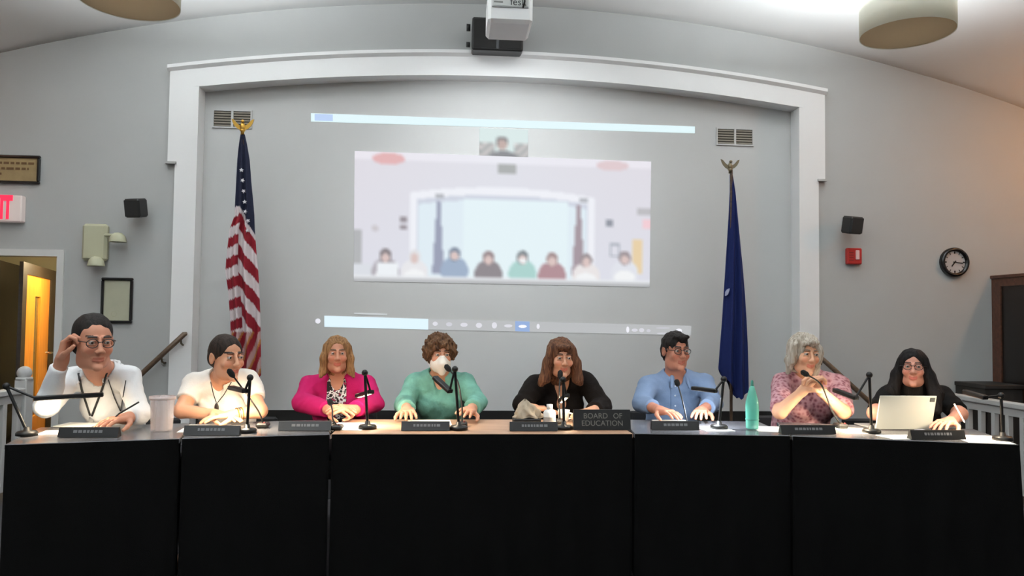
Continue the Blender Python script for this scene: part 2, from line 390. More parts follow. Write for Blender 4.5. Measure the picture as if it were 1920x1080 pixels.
# emergency light with two lamp heads
em = mat('aged_ivory', srgb(176, 176, 150), .6); c = at(183, 455, YW)
t = thing('emergency_light', (c.x, YW, c.z-.17), 'ivory emergency light with two cup shaped lamp heads on the wall', 'emergency light')
z0, z1 = at(183, 490, YW).z, at(183, 421, YW).z
MB().bbox((c.x, YW-.035, (z0+z1)/2), (.098, .034, (z1-z0)/2), bev=.02).build('housing', em, t)
for (px, py) in ((180, 497), (221, 452)):
    h = at(px, py, YW-.1)
    o = MB().lathe(h, [(.0, .07), (.03, .065), (.055, .04), (.066, 0), (.066, -.008)], 20, sy=.9).build('lamp_head', em, t)
    MB().lathe(h, [(0, -.002), (.062, -.004)], 20).build('lens', mat('lamp_lens', srgb(108, 106, 96), .2), o)
    MB().tube([h+Vector((0, 0, .05)), (c.x+(.0 if px < 200 else .06), YW-.05, max(h.z+.05, z0+.03))], .012).build('knuckle', em, o)
# framed certificate
x0, x1, z0, z1 = at(191, 560, YW).x, at(250, 560, YW).x, at(221, 606, YW).z, at(221, 521, YW).z
t = thing('framed_certificate', ((x0+x1)/2, YW, z0), 'pale certificate in a thin black frame under the emergency light', 'picture frame')
mb = MB(); flat_frame(mb, x0, x1, z0, z1, .022, YW-.028, YW); mb.build('frame', blackgloss, t)
MB().box((x0+.02, YW-.012, z0+.02), (x1-.02, YW-.002, z1-.02)).build('sheet', mat('certificate_paper', srgb(172, 172, 150), .5, var=.08, vscale=9), t)
MB().lathe(((x0+x1)/2-.02, YW-.0125, z0+.075), [(0, -.001), (.02, -.001), (.022, .0)], 16, R=Rx(PI/2)).build('seal', mat('seal_gold', srgb(150, 148, 110), .5), t)
# fire alarm
c = at(1598, 481, YW); hx, hz = .068, .072
t = thing('fire_alarm', (c.x, YW, c.z-hz), 'red fire alarm box with a white strobe on the wall', 'fire alarm')
MB().bbox((c.x, YW-.022, c.z), (hx, .022, hz), bev=.008).build('housing', mat('alarm_red', srgb(176, 38, 34), .4), t)
MB().bbox((c.x+.022, YW-.05, c.z+.01), (.016, .008, .042), bev=.004).build('strobe', mat('strobe_white', srgb(225, 190, 185), .2), t)
for k in range(4): MB().box((c.x-.052, YW-.0455, c.z-.04+k*.022), (c.x-.012, YW-.043, c.z-.032+k*.022)).build('sounder_slot', mat('alarm_dark', srgb(120, 24, 22), .5), t)
# clock
c = at(1787, 492, YW); r = .132
t = thing('wall_clock', (c.x, YW, c.z-r), 'round wall clock with a thick black rim', 'clock')
RC = Rx(PI/2)
MB().lathe((c.x, YW-.001, c.z), [(0, 0), (r, 0), (r, .03), (r-.008, .045), (r-.026, .045), (r-.034, .022)], 40, R=RC).build('rim', blackgloss, t)
MB().lathe((c.x, YW-.022, c.z), [(0, 0), (r-.03, 0)], 40, R=RC).build('face', mat('clock_face', srgb(178, 176, 176), .35), t)
for k in range(12):
    a_ = 2*PI*k/12; Rk = Ry(a_)
    MB().bbox(Vector((c.x, YW-.0235, c.z))+Rk @ Vector((0, 0, r-.046)), (.004 if k % 3 else .007, .0012, .010), Rk, .001).build('hour_mark', blackm, t)
for nm, a_, ln, wd in (('hour_hand', 2*PI*7.3/12, .05, .006), ('minute_hand', 2*PI*.27, .075, .0045)):
    Rk = Ry(a_); MB().bbox(Vector((c.x, YW-.027, c.z))+Rk @ Vector((0, 0, ln/2-.008)), (wd, .0012, ln/2+.008), Rk, .001).build(nm, blackm, t)
# handrails up to the stage
railwood = mat_wood('rail_wood', srgb(78, 62, 48), srgb(104, 84, 66), .4)
for i, (q0, q1) in enumerate((((346, 626), (232, 732)), ((1533, 665), (1660, 780)))):
    a, b = at(*q0, YW-.09), at(*q1, YW-.09)
    t = thing('handrail', (b.x, YW-.09, min(a.z, b.z)), ['dark wooden handrail rising beside the framed certificate wall', 'dark wooden handrail sloping down below the fire alarm wall'][i], 'handrail', 'handrails of the stage steps')
    d = (a-b).normalized(); e = Vector((d.x*.06, .0, d.z*.06))
    MB().tube([b, b+(a-b)*.5, a, a+Vector((d.x*.012, .012, 0))], [.021, .021, .021, .017], 14).build('rail', railwood, t)
    for k in (.12, .62, .94):
        p = b+(a-b)*k
        MB().tube([p-Vector((0, 0, .018)), p+Vector((0, .01, -.05)), p+Vector((0, .05, -.065)), p+Vector((0, .086, -.065))], .008).lathe(p+Vector((0, .089, -.065)), [(0, -.004), (.03, -.004), (.032, .004)], 16, R=Rx(PI/2)).build('bracket', bronzem, t)
# deep brown cabinet on the right, low black cabinet beside it
cabw = mat_wood('cabinet_wood', srgb(66, 38, 26), srgb(88, 54, 38), .45)
darkpanel = mat('cabinet_panel', srgb(22, 15, 12), .3)
xl = at(1858, 517, YW).x; zt = at(1858, 517, YW).z; yf = YW-.5; xr = xl+1.0
t = thing('tall_cabinet', ((xl+xr)/2, YW-.25, 0), 'tall dark brown wooden cabinet with black side panel against the wall', 'cabinet')
mb = MB(); mb.box((xl+.012, yf, 0), (xr, YW-.005, zt-.03)); mb.build('carcass', darkpanel, t)
mb = MB()
for (y0, y1, z0, z1) in ((YW-.115, YW-.005, 0, zt-.03), (yf, yf+.07, 0, zt-.03), (yf+.07, YW-.115, zt-.1, zt-.03), (yf+.07, YW-.115, 0, .8)): mb.box((xl, y0, z0), (xl+.012, y1, z1))
mb.build('side_frame', cabw, t)
MB().bbox(((xl+xr)/2, YW-.25, zt-.015), (.5+.012, .252, .015), bev=.006).build('cornice', cabw, t)
for k in range(2):
    x0 = xl+.01+k*.495
    o = MB().box((x0, yf-.02, .08), (x0+.485, yf, zt-.05)).build('door', cabw, t)
    MB().ball((x0+(.45 if k == 0 else .035), yf-.032, 1.0), .014).build('knob', bronzem, o)
xl2 = at(1790, 728, YW-.02).x; zt2 = at(1800, 716, YW-.1).z
t = thing('side_cabinet', ((xl2+xl)/2, YW-.2, 0), 'low black cabinet beside the tall brown cabinet behind the picket railing', 'cabinet')
cm = mat('credenza_black', srgb(32, 30, 28), .5, bump=.03); xm_ = (xl2+xl)/2-.004; hw = (xl-xl2)/2-.006
MB().bbox((xm_, YW-.21, zt2-.018), (hw, .20, .018), bev=.005).build('top', cm, t)
MB().box((xm_-hw+.012, YW-.39, .06), (xm_+hw-.012, YW-.012, zt2-.036)).build('body', cm, t)
o = MB().bbox((xm_, YW-.398, .40), (hw-.02, .008, .30), bev=.004).build('door', cm, t)
MB().tube([(xm_+hw-.05, YW-.415, .42), (xm_+hw-.05, YW-.415, .52)], .006).build('handle', bronzem, o)
for x in (xm_-hw+.03, xm_+hw-.03):
    for y in (YW-.36, YW-.05): MB().box((x-.015, y-.015, 0), (x+.015, y+.015, .06)).build('foot', cm, t)
for i, (x, pw) in enumerate(((5.44, SCONCE_R), (XC-4.98, SCONCE_L))):
    zz = 3.10
    t = thing('ceiling_spotlight', (x, 5.2, zz), ['warm round ceiling spotlight over the tall brown cabinet', 'warm round ceiling spotlight over the open doorway'][i], 'spotlight', 'ceiling spotlights')
    MB().lathe((x, 5.2, zz), [(.055, 0), (.07, 0), (.07, .11), (0, .12)], 20).tube([(x, 5.2, zz+.1), (x, 5.2, zc2(x, 5.2)+.01)], .012).build('can', whitem, t)
    MB().lathe((x, 5.2, zz+.03), [(0, 0), (.055, 0)], 20).build('bulb', mat('warm_bulb', srgb(255, 220, 170), .5, emit=(1, .72, .42, 1), estr=4), t)
    add_light('spot_lamp', 'POINT', (x, 5.2, zz-.03), pw, (1, .44, .15), .05)
# white railings at both ends of the dais
railp = mat('railing_paint', srgb(176, 177, 176), .5)
def railing(name, label, pa, pb, zt, nb, newel=None):
    t = thing(name, (pa.x, pa.y, 0), label, 'railing', 'white railings beside the dais')
    u = (pb-pa); u.z = 0; ln = u.length; u.normalize(); R = Matrix((u, Vector((-u.y, u.x, 0)), Vector((0, 0, 1)))).transposed()
    mid = lambda z: Vector(((pa.x+pb.x)/2, (pa.y+pb.y)/2, z))
    MB().bbox(mid(zt-.022), (ln/2, .042, .022), R, .008).build('top_rail', railp, t)
    MB().bbox(mid(zt-.075), (ln/2, .02, .03), R, .004).build('sub_rail', railp, t)
    MB().bbox(mid(.10), (ln/2, .02, .025), R, .004).build('bottom_rail', railp, t)
    me = None
    for k in range(nb):
        p = pa+u*(ln*(k+.5)/nb)
        if me is None:
            o = MB().bbox((pa.x, pa.y, (.12+zt-.10)/2), (.02, .02, (zt-.22)/2), R, .003).build('baluster', railp, t); me = o.data; o.location = (p.x-pa.x, p.y-pa.y, 0)
        else:
            o = bpy.data.objects.new('baluster', me); COL.objects.link(o); o.parent = t; o.location = (p.x-pa.x, p.y-pa.y, 0)
    for k, p in enumerate((pa, pb)):
        nz = zt+.06 if newel else zt-.04
        o = MB().bbox((p.x, p.y, nz/2), (.045, .045, nz/2), R, .006).build('newel_post', railp, t)
        if newel: MB().ball((p.x, p.y, nz+.045), .05).lathe((p.x, p.y, nz), [(.055, 0), (.055, .012), (.02, .02)], 16).build('finial', railp, o)
    return t
a = at(1783, 737, 6.2); b = at(1945, 757, 5.3)
railing('railing', 'white picket railing in front of the black credenza', Vector((a.x, 6.2, 0)), Vector((a.x, 4.7, 0)), a.z, 10)
a = at(45, 726, 5.9)
railing('railing', 'white railing with a ball topped newel post below the doorway', Vector((a.x, 5.9, 0)), Vector((a.x-.14, 4.6, 0)), a.z, 9, True)

# centre loudspeaker above the arch, projector, drum lamps
c = at(932, 70, YW-.16)
t = thing('center_speaker', (c.x, YW, c.z-.14), 'wide black loudspeaker mounted on the wall above the arch', 'speaker')
hx, hz = 48/1430*6.34, 30/1430*6.34; R = Rx(.12)
MB().bbox(c, (hx, .11, hz), R, .012).build('cabinet', blackm, t)
for s in (-1, 1): MB().bbox(c+R @ Vector((s*hx*.5+(.0), -.112, 0)), (hx*.44, .004, hz*.88), R, .003).build('grille', MATS['speaker_grille'], t)
MB().bbox(c+R @ Vector((0, -.113, 0)), (.012, .004, hz*.9), R, .003).build('badge_strip', mat('strip_grey', srgb(62, 64, 68), .4), t)
MB().box((c.x-.1, YW-.06, c.z-.03), (c.x+.1, YW-.002, c.z+.03)).build('bracket', blackm, t)
for dz in (.065, -.075): MB().lathe(c+R @ Vector((-hx-.03, -.02, dz)), [(0, -.016), (.022 if dz < 0 else .03, -.016), (.022 if dz < 0 else .03, .016), (0, .016)], 16, R=Ry(PI/2)).build('knob', blackm, t)
c = at(957, 12, 4.6); pw = 43/1430*4.6; ph = 32/1430*4.6
t = thing('projector', (c.x, 4.6, c.z-ph), 'white projector hanging from the ceiling in front of the loudspeaker', 'projector')
MB().bbox((c.x, 4.75, c.z), (pw, .16, ph), bev=.02).build('housing', whitem, t)
MB().lathe((c.x+.07, 4.90, c.z), [(0, .03), (.04, .03), (.045, 0)], 20, R=Rx(-PI/2)).build('lens', blackgloss, t)
MB().box((c.x-pw*.8, 4.587, c.z-ph*.02), (c.x+pw*.8, 4.5895, c.z+ph*.85)).build('label_sheet', mat('label_grey', srgb(196, 198, 196), .7), t)
add_light('projector_beam', 'SPOT', (c.x+.07, 4.95, c.z), BEAM, (.93, .97, 1), .03, aim=(XC, YA, 2.35), spot=1.75, blend=1.0)
txm = mat('label_ink', srgb(60, 60, 60), .7)
text_mesh('lettering', 'fesk', .062, txm, (c.x+pw*.34, 4.586, c.z+ph*.22), I3, t, .0008)
mb = MB(); mb.box((c.x-pw*.74, 4.5855, c.z+ph*.16), (c.x-pw*.34, 4.587, c.z+ph*.24)); mb.build('small_print', mat('label_ink2', srgb(125, 125, 122), .7), t)
MB().box((c.x-pw*.82, 4.584, c.z-ph*.12), (c.x+pw*.8, 4.59, c.z-ph*.06)).build('seam', mat('seam_grey', srgb(140, 142, 142), .6), t)
MB().tube([(c.x, 4.75, c.z+ph-.01), (c.x, 4.75, zc2(c.x, 4.75)+.01)], .02).lathe((c.x, 4.75, zc2(c.x, 4.75)-.03), [(0, 0), (.07, 0), (.07, .05)], 20).build('ceiling_mount', whitem, t)
MB().tube([(c.x+pw*.5, 4.585, c.z+ph*.9), (c.x+pw*.62, 4.57, c.z+ph*.45), (c.x+pw*.6, 4.572, c.z+ph*.1), (c.x+pw*.55, 4.588, c.z-.01)], .006).build('cable', blackm, t)
def mat_translucent(name, col, k):
    m = mat(name, col, .85, bump=.1, bscale=400); nt = m.node_tree; L = nt.links.new
    tb = nt.nodes.new('ShaderNodeBsdfTranslucent'); tb.inputs['Color'].default_value = col
    mx = nt.nodes.new('ShaderNodeMixShader'); mx.inputs[0].default_value = k
    L(nt.nodes['Principled BSDF'].outputs[0], mx.inputs[1]); L(tb.outputs[0], mx.inputs[2]); L(mx.outputs[0], nt.nodes['Material Output'].inputs['Surface'])
    return m
shade = mat_translucent('drum_linen', srgb(220, 219, 210), .42)
diff = mat_translucent('drum_diffuser', srgb(176, 154, 122), .05)
DR, DH = .285, .22
cR = atz(1701, 64, 3.22); cL = atz(243, 6, 3.22)
def drum(x, y, z, label, show=True):
    t = thing('drum_pendant', (x, y, z), label, 'pendant lamp', 'drum pendant lamps')
    MB().lathe((x, y, z), [(DR-.004, .004), (DR, 0), (DR, DH), (DR-.004, DH), (DR-.004, .004)], 48).build('shade', shade, t)
    MB().lathe((x, y, z+.004), [(0, 0), (DR-.004, 0)], 48).build('diffuser', diff, t)
    mb = MB()
    for k in range(3): mb.tube([(x, y, z+DH-.02), (x+math.cos(k*2.09)*(DR-.004), y+math.sin(k*2.09)*(DR-.004), z+DH-.02)], .004, 6)
    mb.build('spider', chromem, t)
    MB().tube([(x, y, z+DH-.03), (x, y, zc2(x, y)+.01)], .007).lathe((x, y, zc2(x, y)-.03), [(0, 0), (.05, 0), (.06, .04)], 16).build('stem', chromem, t)
    MB().ball((x, y, z+.11), .045, 12, 8).build('bulb', mat('bulb_glow', srgb(255, 250, 240), .5, emit=(1, .97, .92, 1), estr=9), t)
    add_light('drum_light', 'AREA', (x, y, z+DH-.05), DRUM_UP if y > 3 else DRUM_FILL*(.5 if x > XC else 1.5), (.93, .975, 1), DR*1.5, aim=(x, y, z+2))
drum(cR.x, cR.y, 3.22, 'large linen drum pendant lamp hanging above the wall clock side')
drum(cL.x, cL.y, 3.22, 'large linen drum pendant lamp hanging above the doorway side')
for y in (1.0, -2.0):  # drum lamps outside the view, added to fill the walls with light
    for s in (-1, 1): drum(XC+s*2.35, y, 3.22, 'unseen linen drum pendant lamp added outside the view as room fill')

# ------------------------------------------------------------------ picture thrown on the wall: glowing coloured sheets stand in for projector light
def vcol_mesh(name, verts, faces, cols, m, parent, smooth=False):
    me = bpy.data.meshes.new(name); o0 = ORG[parent.name]
    me.from_pydata([(v[0]-o0.x, v[1]-o0.y, v[2]-o0.z) for v in verts], [], faces)
    ca = me.color_attributes.new('Col', 'FLOAT_COLOR', 'POINT')
    ca.data.foreach_set('color', np.asarray(cols, dtype=np.float32).ravel()); me.materials.append(m)
    o = bpy.data.objects.new(name, me); COL.objects.link(o); o.parent = parent; ORG[o.name] = o0
    return o
def emis(name, strength=1.0):
    m = bpy.data.materials.new(name); m.use_nodes = True; nt = m.node_tree; b = nt.nodes['Principled BSDF']
    a = nt.nodes.new('ShaderNodeAttribute'); a.attribute_name = 'Col'
    b.inputs['Base Color'].default_value = (.02, .02, .02, 1); b.inputs['Roughness'].default_value = .9; b.inputs['Specular IOR Level'].default_value = .05
    nt.links.new(a.outputs['Color'], b.inputs['Emission Color']); b.inputs['Emission Strength'].default_value = strength
    return m
scr = emis('painted_projection', 1.0)
base = at(940, 620, YA)
pj = thing('projected_picture', (base.x, YA-.003, base.z), 'video call window and taskbar projected on the grey wall', 'projected image')
def quad(name, pts, c, y=YA-.004):
    vs = [at(px, py, y) for px, py in pts]; return vcol_mesh(name, vs, [(0, 1, 2, 3)], [(*srgb(*c)[:3], 1)]*4, scr, pj)
quad('title_bar', ((583, 212), (1303, 237), (1303, 250), (583, 228)), (228, 248, 252))
quad('title_bar_icon', ((590, 213.5), (624, 214.7), (624, 227), (590, 226)), (190, 212, 246), YA-.0055)
quad('search_box', ((608, 592), (803, 598), (803, 618), (608, 613)), (226, 246, 255))
quad('taskbar', ((803, 598), (1296, 611), (1296, 629), (803, 618)), (186, 188, 190))
quad('caption_line', ((664, 586), (726, 588), (726, 591), (664, 589)), (206, 210, 212))
quad('active_app', ((966, 602), (993, 603), (993, 622), (966, 621)), (150, 176, 220), YA-.0055)
for k, (px, py, w_, h_, c) in enumerate(((596, 602, 5, 5, 235), (816, 607, 5, 4, 222), (842, 608, 6, 4, 208), (870, 609, 7, 4, 220), (898, 610, 6, 5, 222), (927, 610, 5, 6, 225), (953, 611, 8, 3, 220), (980, 612, 8, 3, 250), (1009, 612, 3, 5, 235), (1177, 618, 3, 6, 240), (1190, 619, 6, 3, 215), (1203, 619, 5, 4, 215), (1216, 620, 4, 3, 205), (1243, 615, 14, 1.5, 200), (1243, 625, 12, 1.5, 205), (1273, 620, 6, 4, 245))):
    n_ = 10; vs = [at(px+w_*math.cos(2*PI*i/n_), py+h_*math.sin(2*PI*i/n_), YA-.006) for i in range(n_)]
    vcol_mesh('taskbar_icon', vs, [tuple(range(n_))], [(*srgb(c, c, min(255, c+8))[:3], 1)]*n_, scr, pj)
def paint(name, corners, nx, ny, fn, y=YA-.005):
    (ax, ay), (bx, by), (cx, cy), (dx, dy) = corners
    C = np.array([[fn(i/nx, j/ny) for i in range(nx+1)] for j in range(ny+1)], float)
    P = np.pad(C, ((1, 1), (1, 1), (0, 0)), 'edge'); C = sum(P[a:a+ny+1, b:b+nx+1] for a in range(3) for b in range(3))/9
    C = np.clip(C*.62+np.array([222, 226, 230.])*.38, 0, 255)        # washed out by the room light
    vs, cs, fs = [], [], []
    for j in range(ny+1):
        for i in range(nx+1):
            u, v = i/nx, j/ny
            px = (ax*(1-u)+bx*u)*(1-v)+(dx*(1-u)+cx*u)*v; py = (ay*(1-u)+by*u)*(1-v)+(dy*(1-u)+cy*u)*v
            vs.append(at(px, py, y)); cs.append((*srgb(*C[j, i])[:3], 1))
    for j in range(ny):
        for i in range(nx): k = j*(nx+1)+i; fs.append((k, k+1, k+nx+2, k+nx+1))
    return vcol_mesh(name, vs, fs, cs, scr, pj)
def ell(u, v, cx, cy, rx, ry): return (u-cx)**2/rx**2+(v-cy)**2/ry**2 < 1
ppl = [(.107, .80, (150, 140, 150), 1), (.205, .80, (235, 232, 235), 1), (.34, .775, (120, 145, 180), 0), (.455, .80, (95, 82, 88), 0), (.57, .79, (140, 200, 190), 0), (.67, .80, (150, 92, 100), 0), (.785, .80, (238, 228, 226), 1), (.915, .775, (225, 226, 236), 1)]
hairc = [(80, 66, 70), (225, 222, 225), (70, 84, 110), (110, 82, 84), (70, 80, 86), (126, 90, 88), (110, 92, 96), (120, 100, 104)]
def vid(u, v):
    g = np.array([222, 214, 224.]) + np.array([-4, 2, 6])*v + np.array([0, 6, 6])*(1-abs(u-.5)*2)
    if v < .06: g = g+18
    if ell(u, v, .115, .05, .055, .045): g = np.array([228, 150, 150.])
    if ell(u, v, .87, .045, .055, .04): g = np.array([222, 186, 190.])
    dx = (u-.5)/.31
    arch = .245+.06*dx*dx
    if abs(dx) < 1.0 and v > arch: g = np.array([246, 246, 254.])
    if abs(dx) < .93 and v > arch+.06: g = np.array([196, 202, 220.])
    if abs(dx) < .91 and v > arch+.10: g = np.array([222, 240, 250.])
    if .37 < u < .72 and v > .34: g = np.array([230, 250, 255.])
    if abs(u-.515) < .03 and .06 < v < .14: g = np.array([140, 142, 140.])
    for x, w0, c in ((.285, .02, (112, 118, 150)), (.758, .022, (130, 104, 116))):
        if .36 < v < .93 and abs(u-x) < w0*(.25+.75*(v-.36)/.57): g = np.array(c, float)
    if abs(u-.29) < .014 and abs(v-.325) < .013 or abs(u-.775) < .014 and abs(v-.325) < .013: g = np.array([150, 152, 160.])
    if ell(u, v, .07, .59, .012, .025): g = np.array([190, 180, 186.])
    if abs(u-.168) < .011 and (abs(v-.515) < .022 or abs(v-.575) < .018): g = np.array([110, 96, 104.])
    if abs(u-.862) < .01 and abs(v-.50) < .025: g = np.array([100, 104, 120.])
    if .955 < u and abs(v-.40) < .03: g = np.array([168, 164, 168.])
    if .975 < u and abs(v-.50) < .04: g = np.array([250, 190, 200.])
    if .865 < u < .90 and .66 < v < .77 and not (.871 < u < .894 and .675 < v < .755): g = np.array([140, 146, 160.])
    if .94 < u < .975 and .62 < v < .9: g = np.array([236, 196, 130.])
    if u < .028 and v > .60: g = np.array([150, 150, 152.])
    if u < .06 and v > .86: g = np.array([215, 218, 226.])
    for (x, y, c, lit), h in zip(ppl, hairc):
        if ell(u, v, x, y+.13, .047, .115) and v > y+.035: g = np.array(c, float)
        if lit and ell(u, v, x, y+.15, .035, .05): g = np.array([252, 252, 252.])
        if ell(u, v, x, y, .020, .055): g = np.array(h, float)
        if ell(u, v, x, y+.015, .014, .036): g = np.array([214, 176, 168.])
    if ell(u, v, .57, .815, .014, .022): g = np.array([250, 250, 250.])
    if abs(u-.115) < .035 and .85 < v < .95: g = np.array([244, 248, 252.])
    if v > .955: g = np.array([158, 158, 160.]) if v > .968 else np.array([232, 234, 238.])
    return g
paint('video_window', ((665, 283), (1221, 303), (1218, 538), (663, 527)), 210, 92, vid)
def thumb(u, v):
    g = np.array([214, 236, 232.])
    if v > .55 and (u < .33 or u > .72): g = np.array([140, 142, 140.]) if (int(u*14)+int(v*9)) % 3 else np.array([214, 200, 196.])
    if ell(u, v, .47, .5, .12, .22): g = np.array([70, 66, 68.])
    if ell(u, v, .47, .58, .10, .2): g = np.array([176, 140, 128.])
    if ell(u, v, .5, 1.02, .3, .2): g = np.array([88, 88, 92.])
    return g
paint('caller_thumbnail', ((899, 240), (990, 243), (990, 294), (899, 291)), 30, 18, thumb)

# ------------------------------------------------------------------ flags on stands
def interp(tab, y):
    for (a, b) in zip(tab, tab[1:]):
        if y <= b[0]:
            t = (y-a[0])/(b[0]-a[0]); return [a[i]+(b[i]-a[i])*t for i in (1, 2)]
    return list(tab[-1][1:])
def flag_cloth(name, tab, bottom, Y, colfn, m, parent, nf=3.5, nu=84, nv=150, phase=0):
    ytop = tab[0][0]; vs, cs, fs = [], [], []
    for side in (0, 1):
        for j in range(nv+1):
            for i in range(nu+1):
                u = i/nu; yb = bottom(u); y = ytop+(yb-ytop)*j/nv
                l, r = interp(tab, y); px = l+(r-l)*u
                w_ = (r-l)/1430*Y
                bulge = math.sin(PI*min(max(u, .0), 1))**.6
                fold = math.sin(u*nf*2*PI+phase+2.2*math.sin(j/nv*2.0)+.6*u*j/nv*4)
                dpt = w_*(.22*bulge*(1 if side == 0 else -1) + .13*fold*(.3+.7*bulge))
                p = at(px, y, Y); p.y -= dpt; vs.append(p)
                c = colfn(u, (y-ytop), px, y); cs.append((*srgb(*c)[:3], 1))
    st = (nu+1)*(nv+1)
    for side in (0, 1):
        for j in range(nv):
            for i in range(nu):
                k = side*st+j*(nu+1)+i; q = (k, k+1, k+nu+2, k+nu+1); fs.append(q if side == 0 else q[::-1])
    o = vcol_mesh(name, vs, fs, cs, m, parent)
    o.data.polygons.foreach_set('use_smooth', [True]*len(fs)); return o
flagm = mat('flag_nylon', (1, 1, 1), .8, attr=True, bump=.12, bscale=300, spec=.2)
FY = 6.15
def eagle(t, c, k, m):
    b = MB().lathe(c-Vector((0, 0, .055*k)), [(0, 0), (.012*k, .0), (.012*k, .02*k), (.02*k, .03*k), (.012*k, .04*k)], 14)
    b.ball(c, (.018*k, .016*k, .032*k)); b.ball(c+Vector((.002*k, -.012*k, .036*k)), .012*k); b.build('finial_eagle', m, t)
    for s in (-1, 1):
        P = [(0, 0), (.03, .022), (.055, .05), (.07, .055), (.062, .03), (.05, .008), (.03, -.012), (.008, -.022)]
        MB().prism([c+Vector((s*(x+.006)*k, -.004*k, z*k)) for x, z in P], (0, .01*k, 0)).build('eagle_wing', m, t)
def stand(t, x, top, Y):
    MB().tube([(x, Y, .44), (x, Y, top)], .0125, 12).build('pole', mat_wood('pole_wood', srgb(52, 38, 28), srgb(76, 56, 40), .4), t)
    MB().lathe((x, Y, .401), [(0, 0), (.15, 0), (.15, .02), (.05, .05), (.025, .09), (.0, .09)], 28).build('base', goldm, t)
NAVY, RED, WHT = (34, 38, 58), (132, 30, 42), (206, 196, 198)
ta = at(455, 262, FY)
us = thing('striped_flag', (ta.x, FY, .401), 'striped red white and navy starred flag with gold eagle on a pole', 'flag', 'flags on the stage')
stand(us, ta.x, ta.z, FY); eagle(us, at(455, 238, FY), 1.15, goldm)
tabU = [(252, 451, 459), (270, 448, 463), (300, 445, 468), (340, 443, 471), (380, 441, 475), (405, 440, 477), (430, 431, 478), (480, 425, 482), (510, 423, 485), (545, 428, 487), (600, 432, 489), (660, 434, 490), (720, 436, 490)]
def uscol(u, d, px, y):
    # canton runs down to the slanted seam, then slanted stripes, hem in shade-free darker red with gold fringe lines
    seam = 388+52*max(0, (u-.35)/.65) if u > .35 else 388
    if y < seam: return NAVY
    if u < .42:
        k = int((y-388+18*u)//19.5)
    else:
        k = int((y-430-38*(u-.42)*2.2)//27)
    if y > 622:
        k2 = (px*1.0+.35*(y-622)) % 19
        if k2 < 3: return (168, 110, 56)
        return RED if k2 < 12 else (176, 142, 140)
    return WHT if k % 2 == 0 else RED
flag_cloth('cloth', tabU, lambda u: 700+8*math.sin(u*9), FY, uscol, flagm, us, 2.6, phase=.4)
for k, (px, py) in enumerate(((457, 322), (459, 341), (461, 361), (463, 381), (464, 399), (469, 416), (468, 434))):
    c = at(px, py, FY); c.y -= .075; r = .016
    P = [c+Vector((math.sin(i*PI/5+k*.4)*(r if i % 2 == 0 else r*.42), 0, math.cos(i*PI/5+k*.4)*(r if i % 2 == 0 else r*.42))) for i in range(10)]
    MB().prism(P, (0, .02, 0)).build('star', mat('star_white', srgb(206, 204, 208), .7), us)
tb = at(1371, 332, FY)
bf = thing('blue_flag', (tb.x, FY, .401), 'plain dark blue flag with bronze winged finial on a pole', 'flag', 'flags on the stage')
stand(bf, tb.x, at(1370, 318, FY).z, FY); eagle(bf, at(1369, 312, FY), 1.05, bronzem)
tabB = [(328, 1368, 1374), (360, 1368, 1379), (400, 1366, 1383), (450, 1363, 1388), (500, 1360, 1393), (550, 1357, 1397), (600, 1354, 1400), (650, 1350, 1402), (690, 1347, 1403), (760, 1352, 1404)]
flag_cloth('cloth', tabB, lambda u: 692+ (56*min(1, u/.62) if u < .62 else 56-14*(u-.62)/.38), FY, lambda u, d, px, y: (22, 34, 84), flagm, bf, 2.2, phase=1.2)
c = at(1360, 548, FY); c.y -= .05
MB().prism([c+Vector((x, 0, z)) for x, z in ((-.012, -.03), (.004, -.02), (.016, .012), (.02, .03), (.004, .022), (-.01, .0))], (0, .03, 0)).build('emblem_edge', mat('emblem_white', srgb(150, 156, 184), .7), bf)

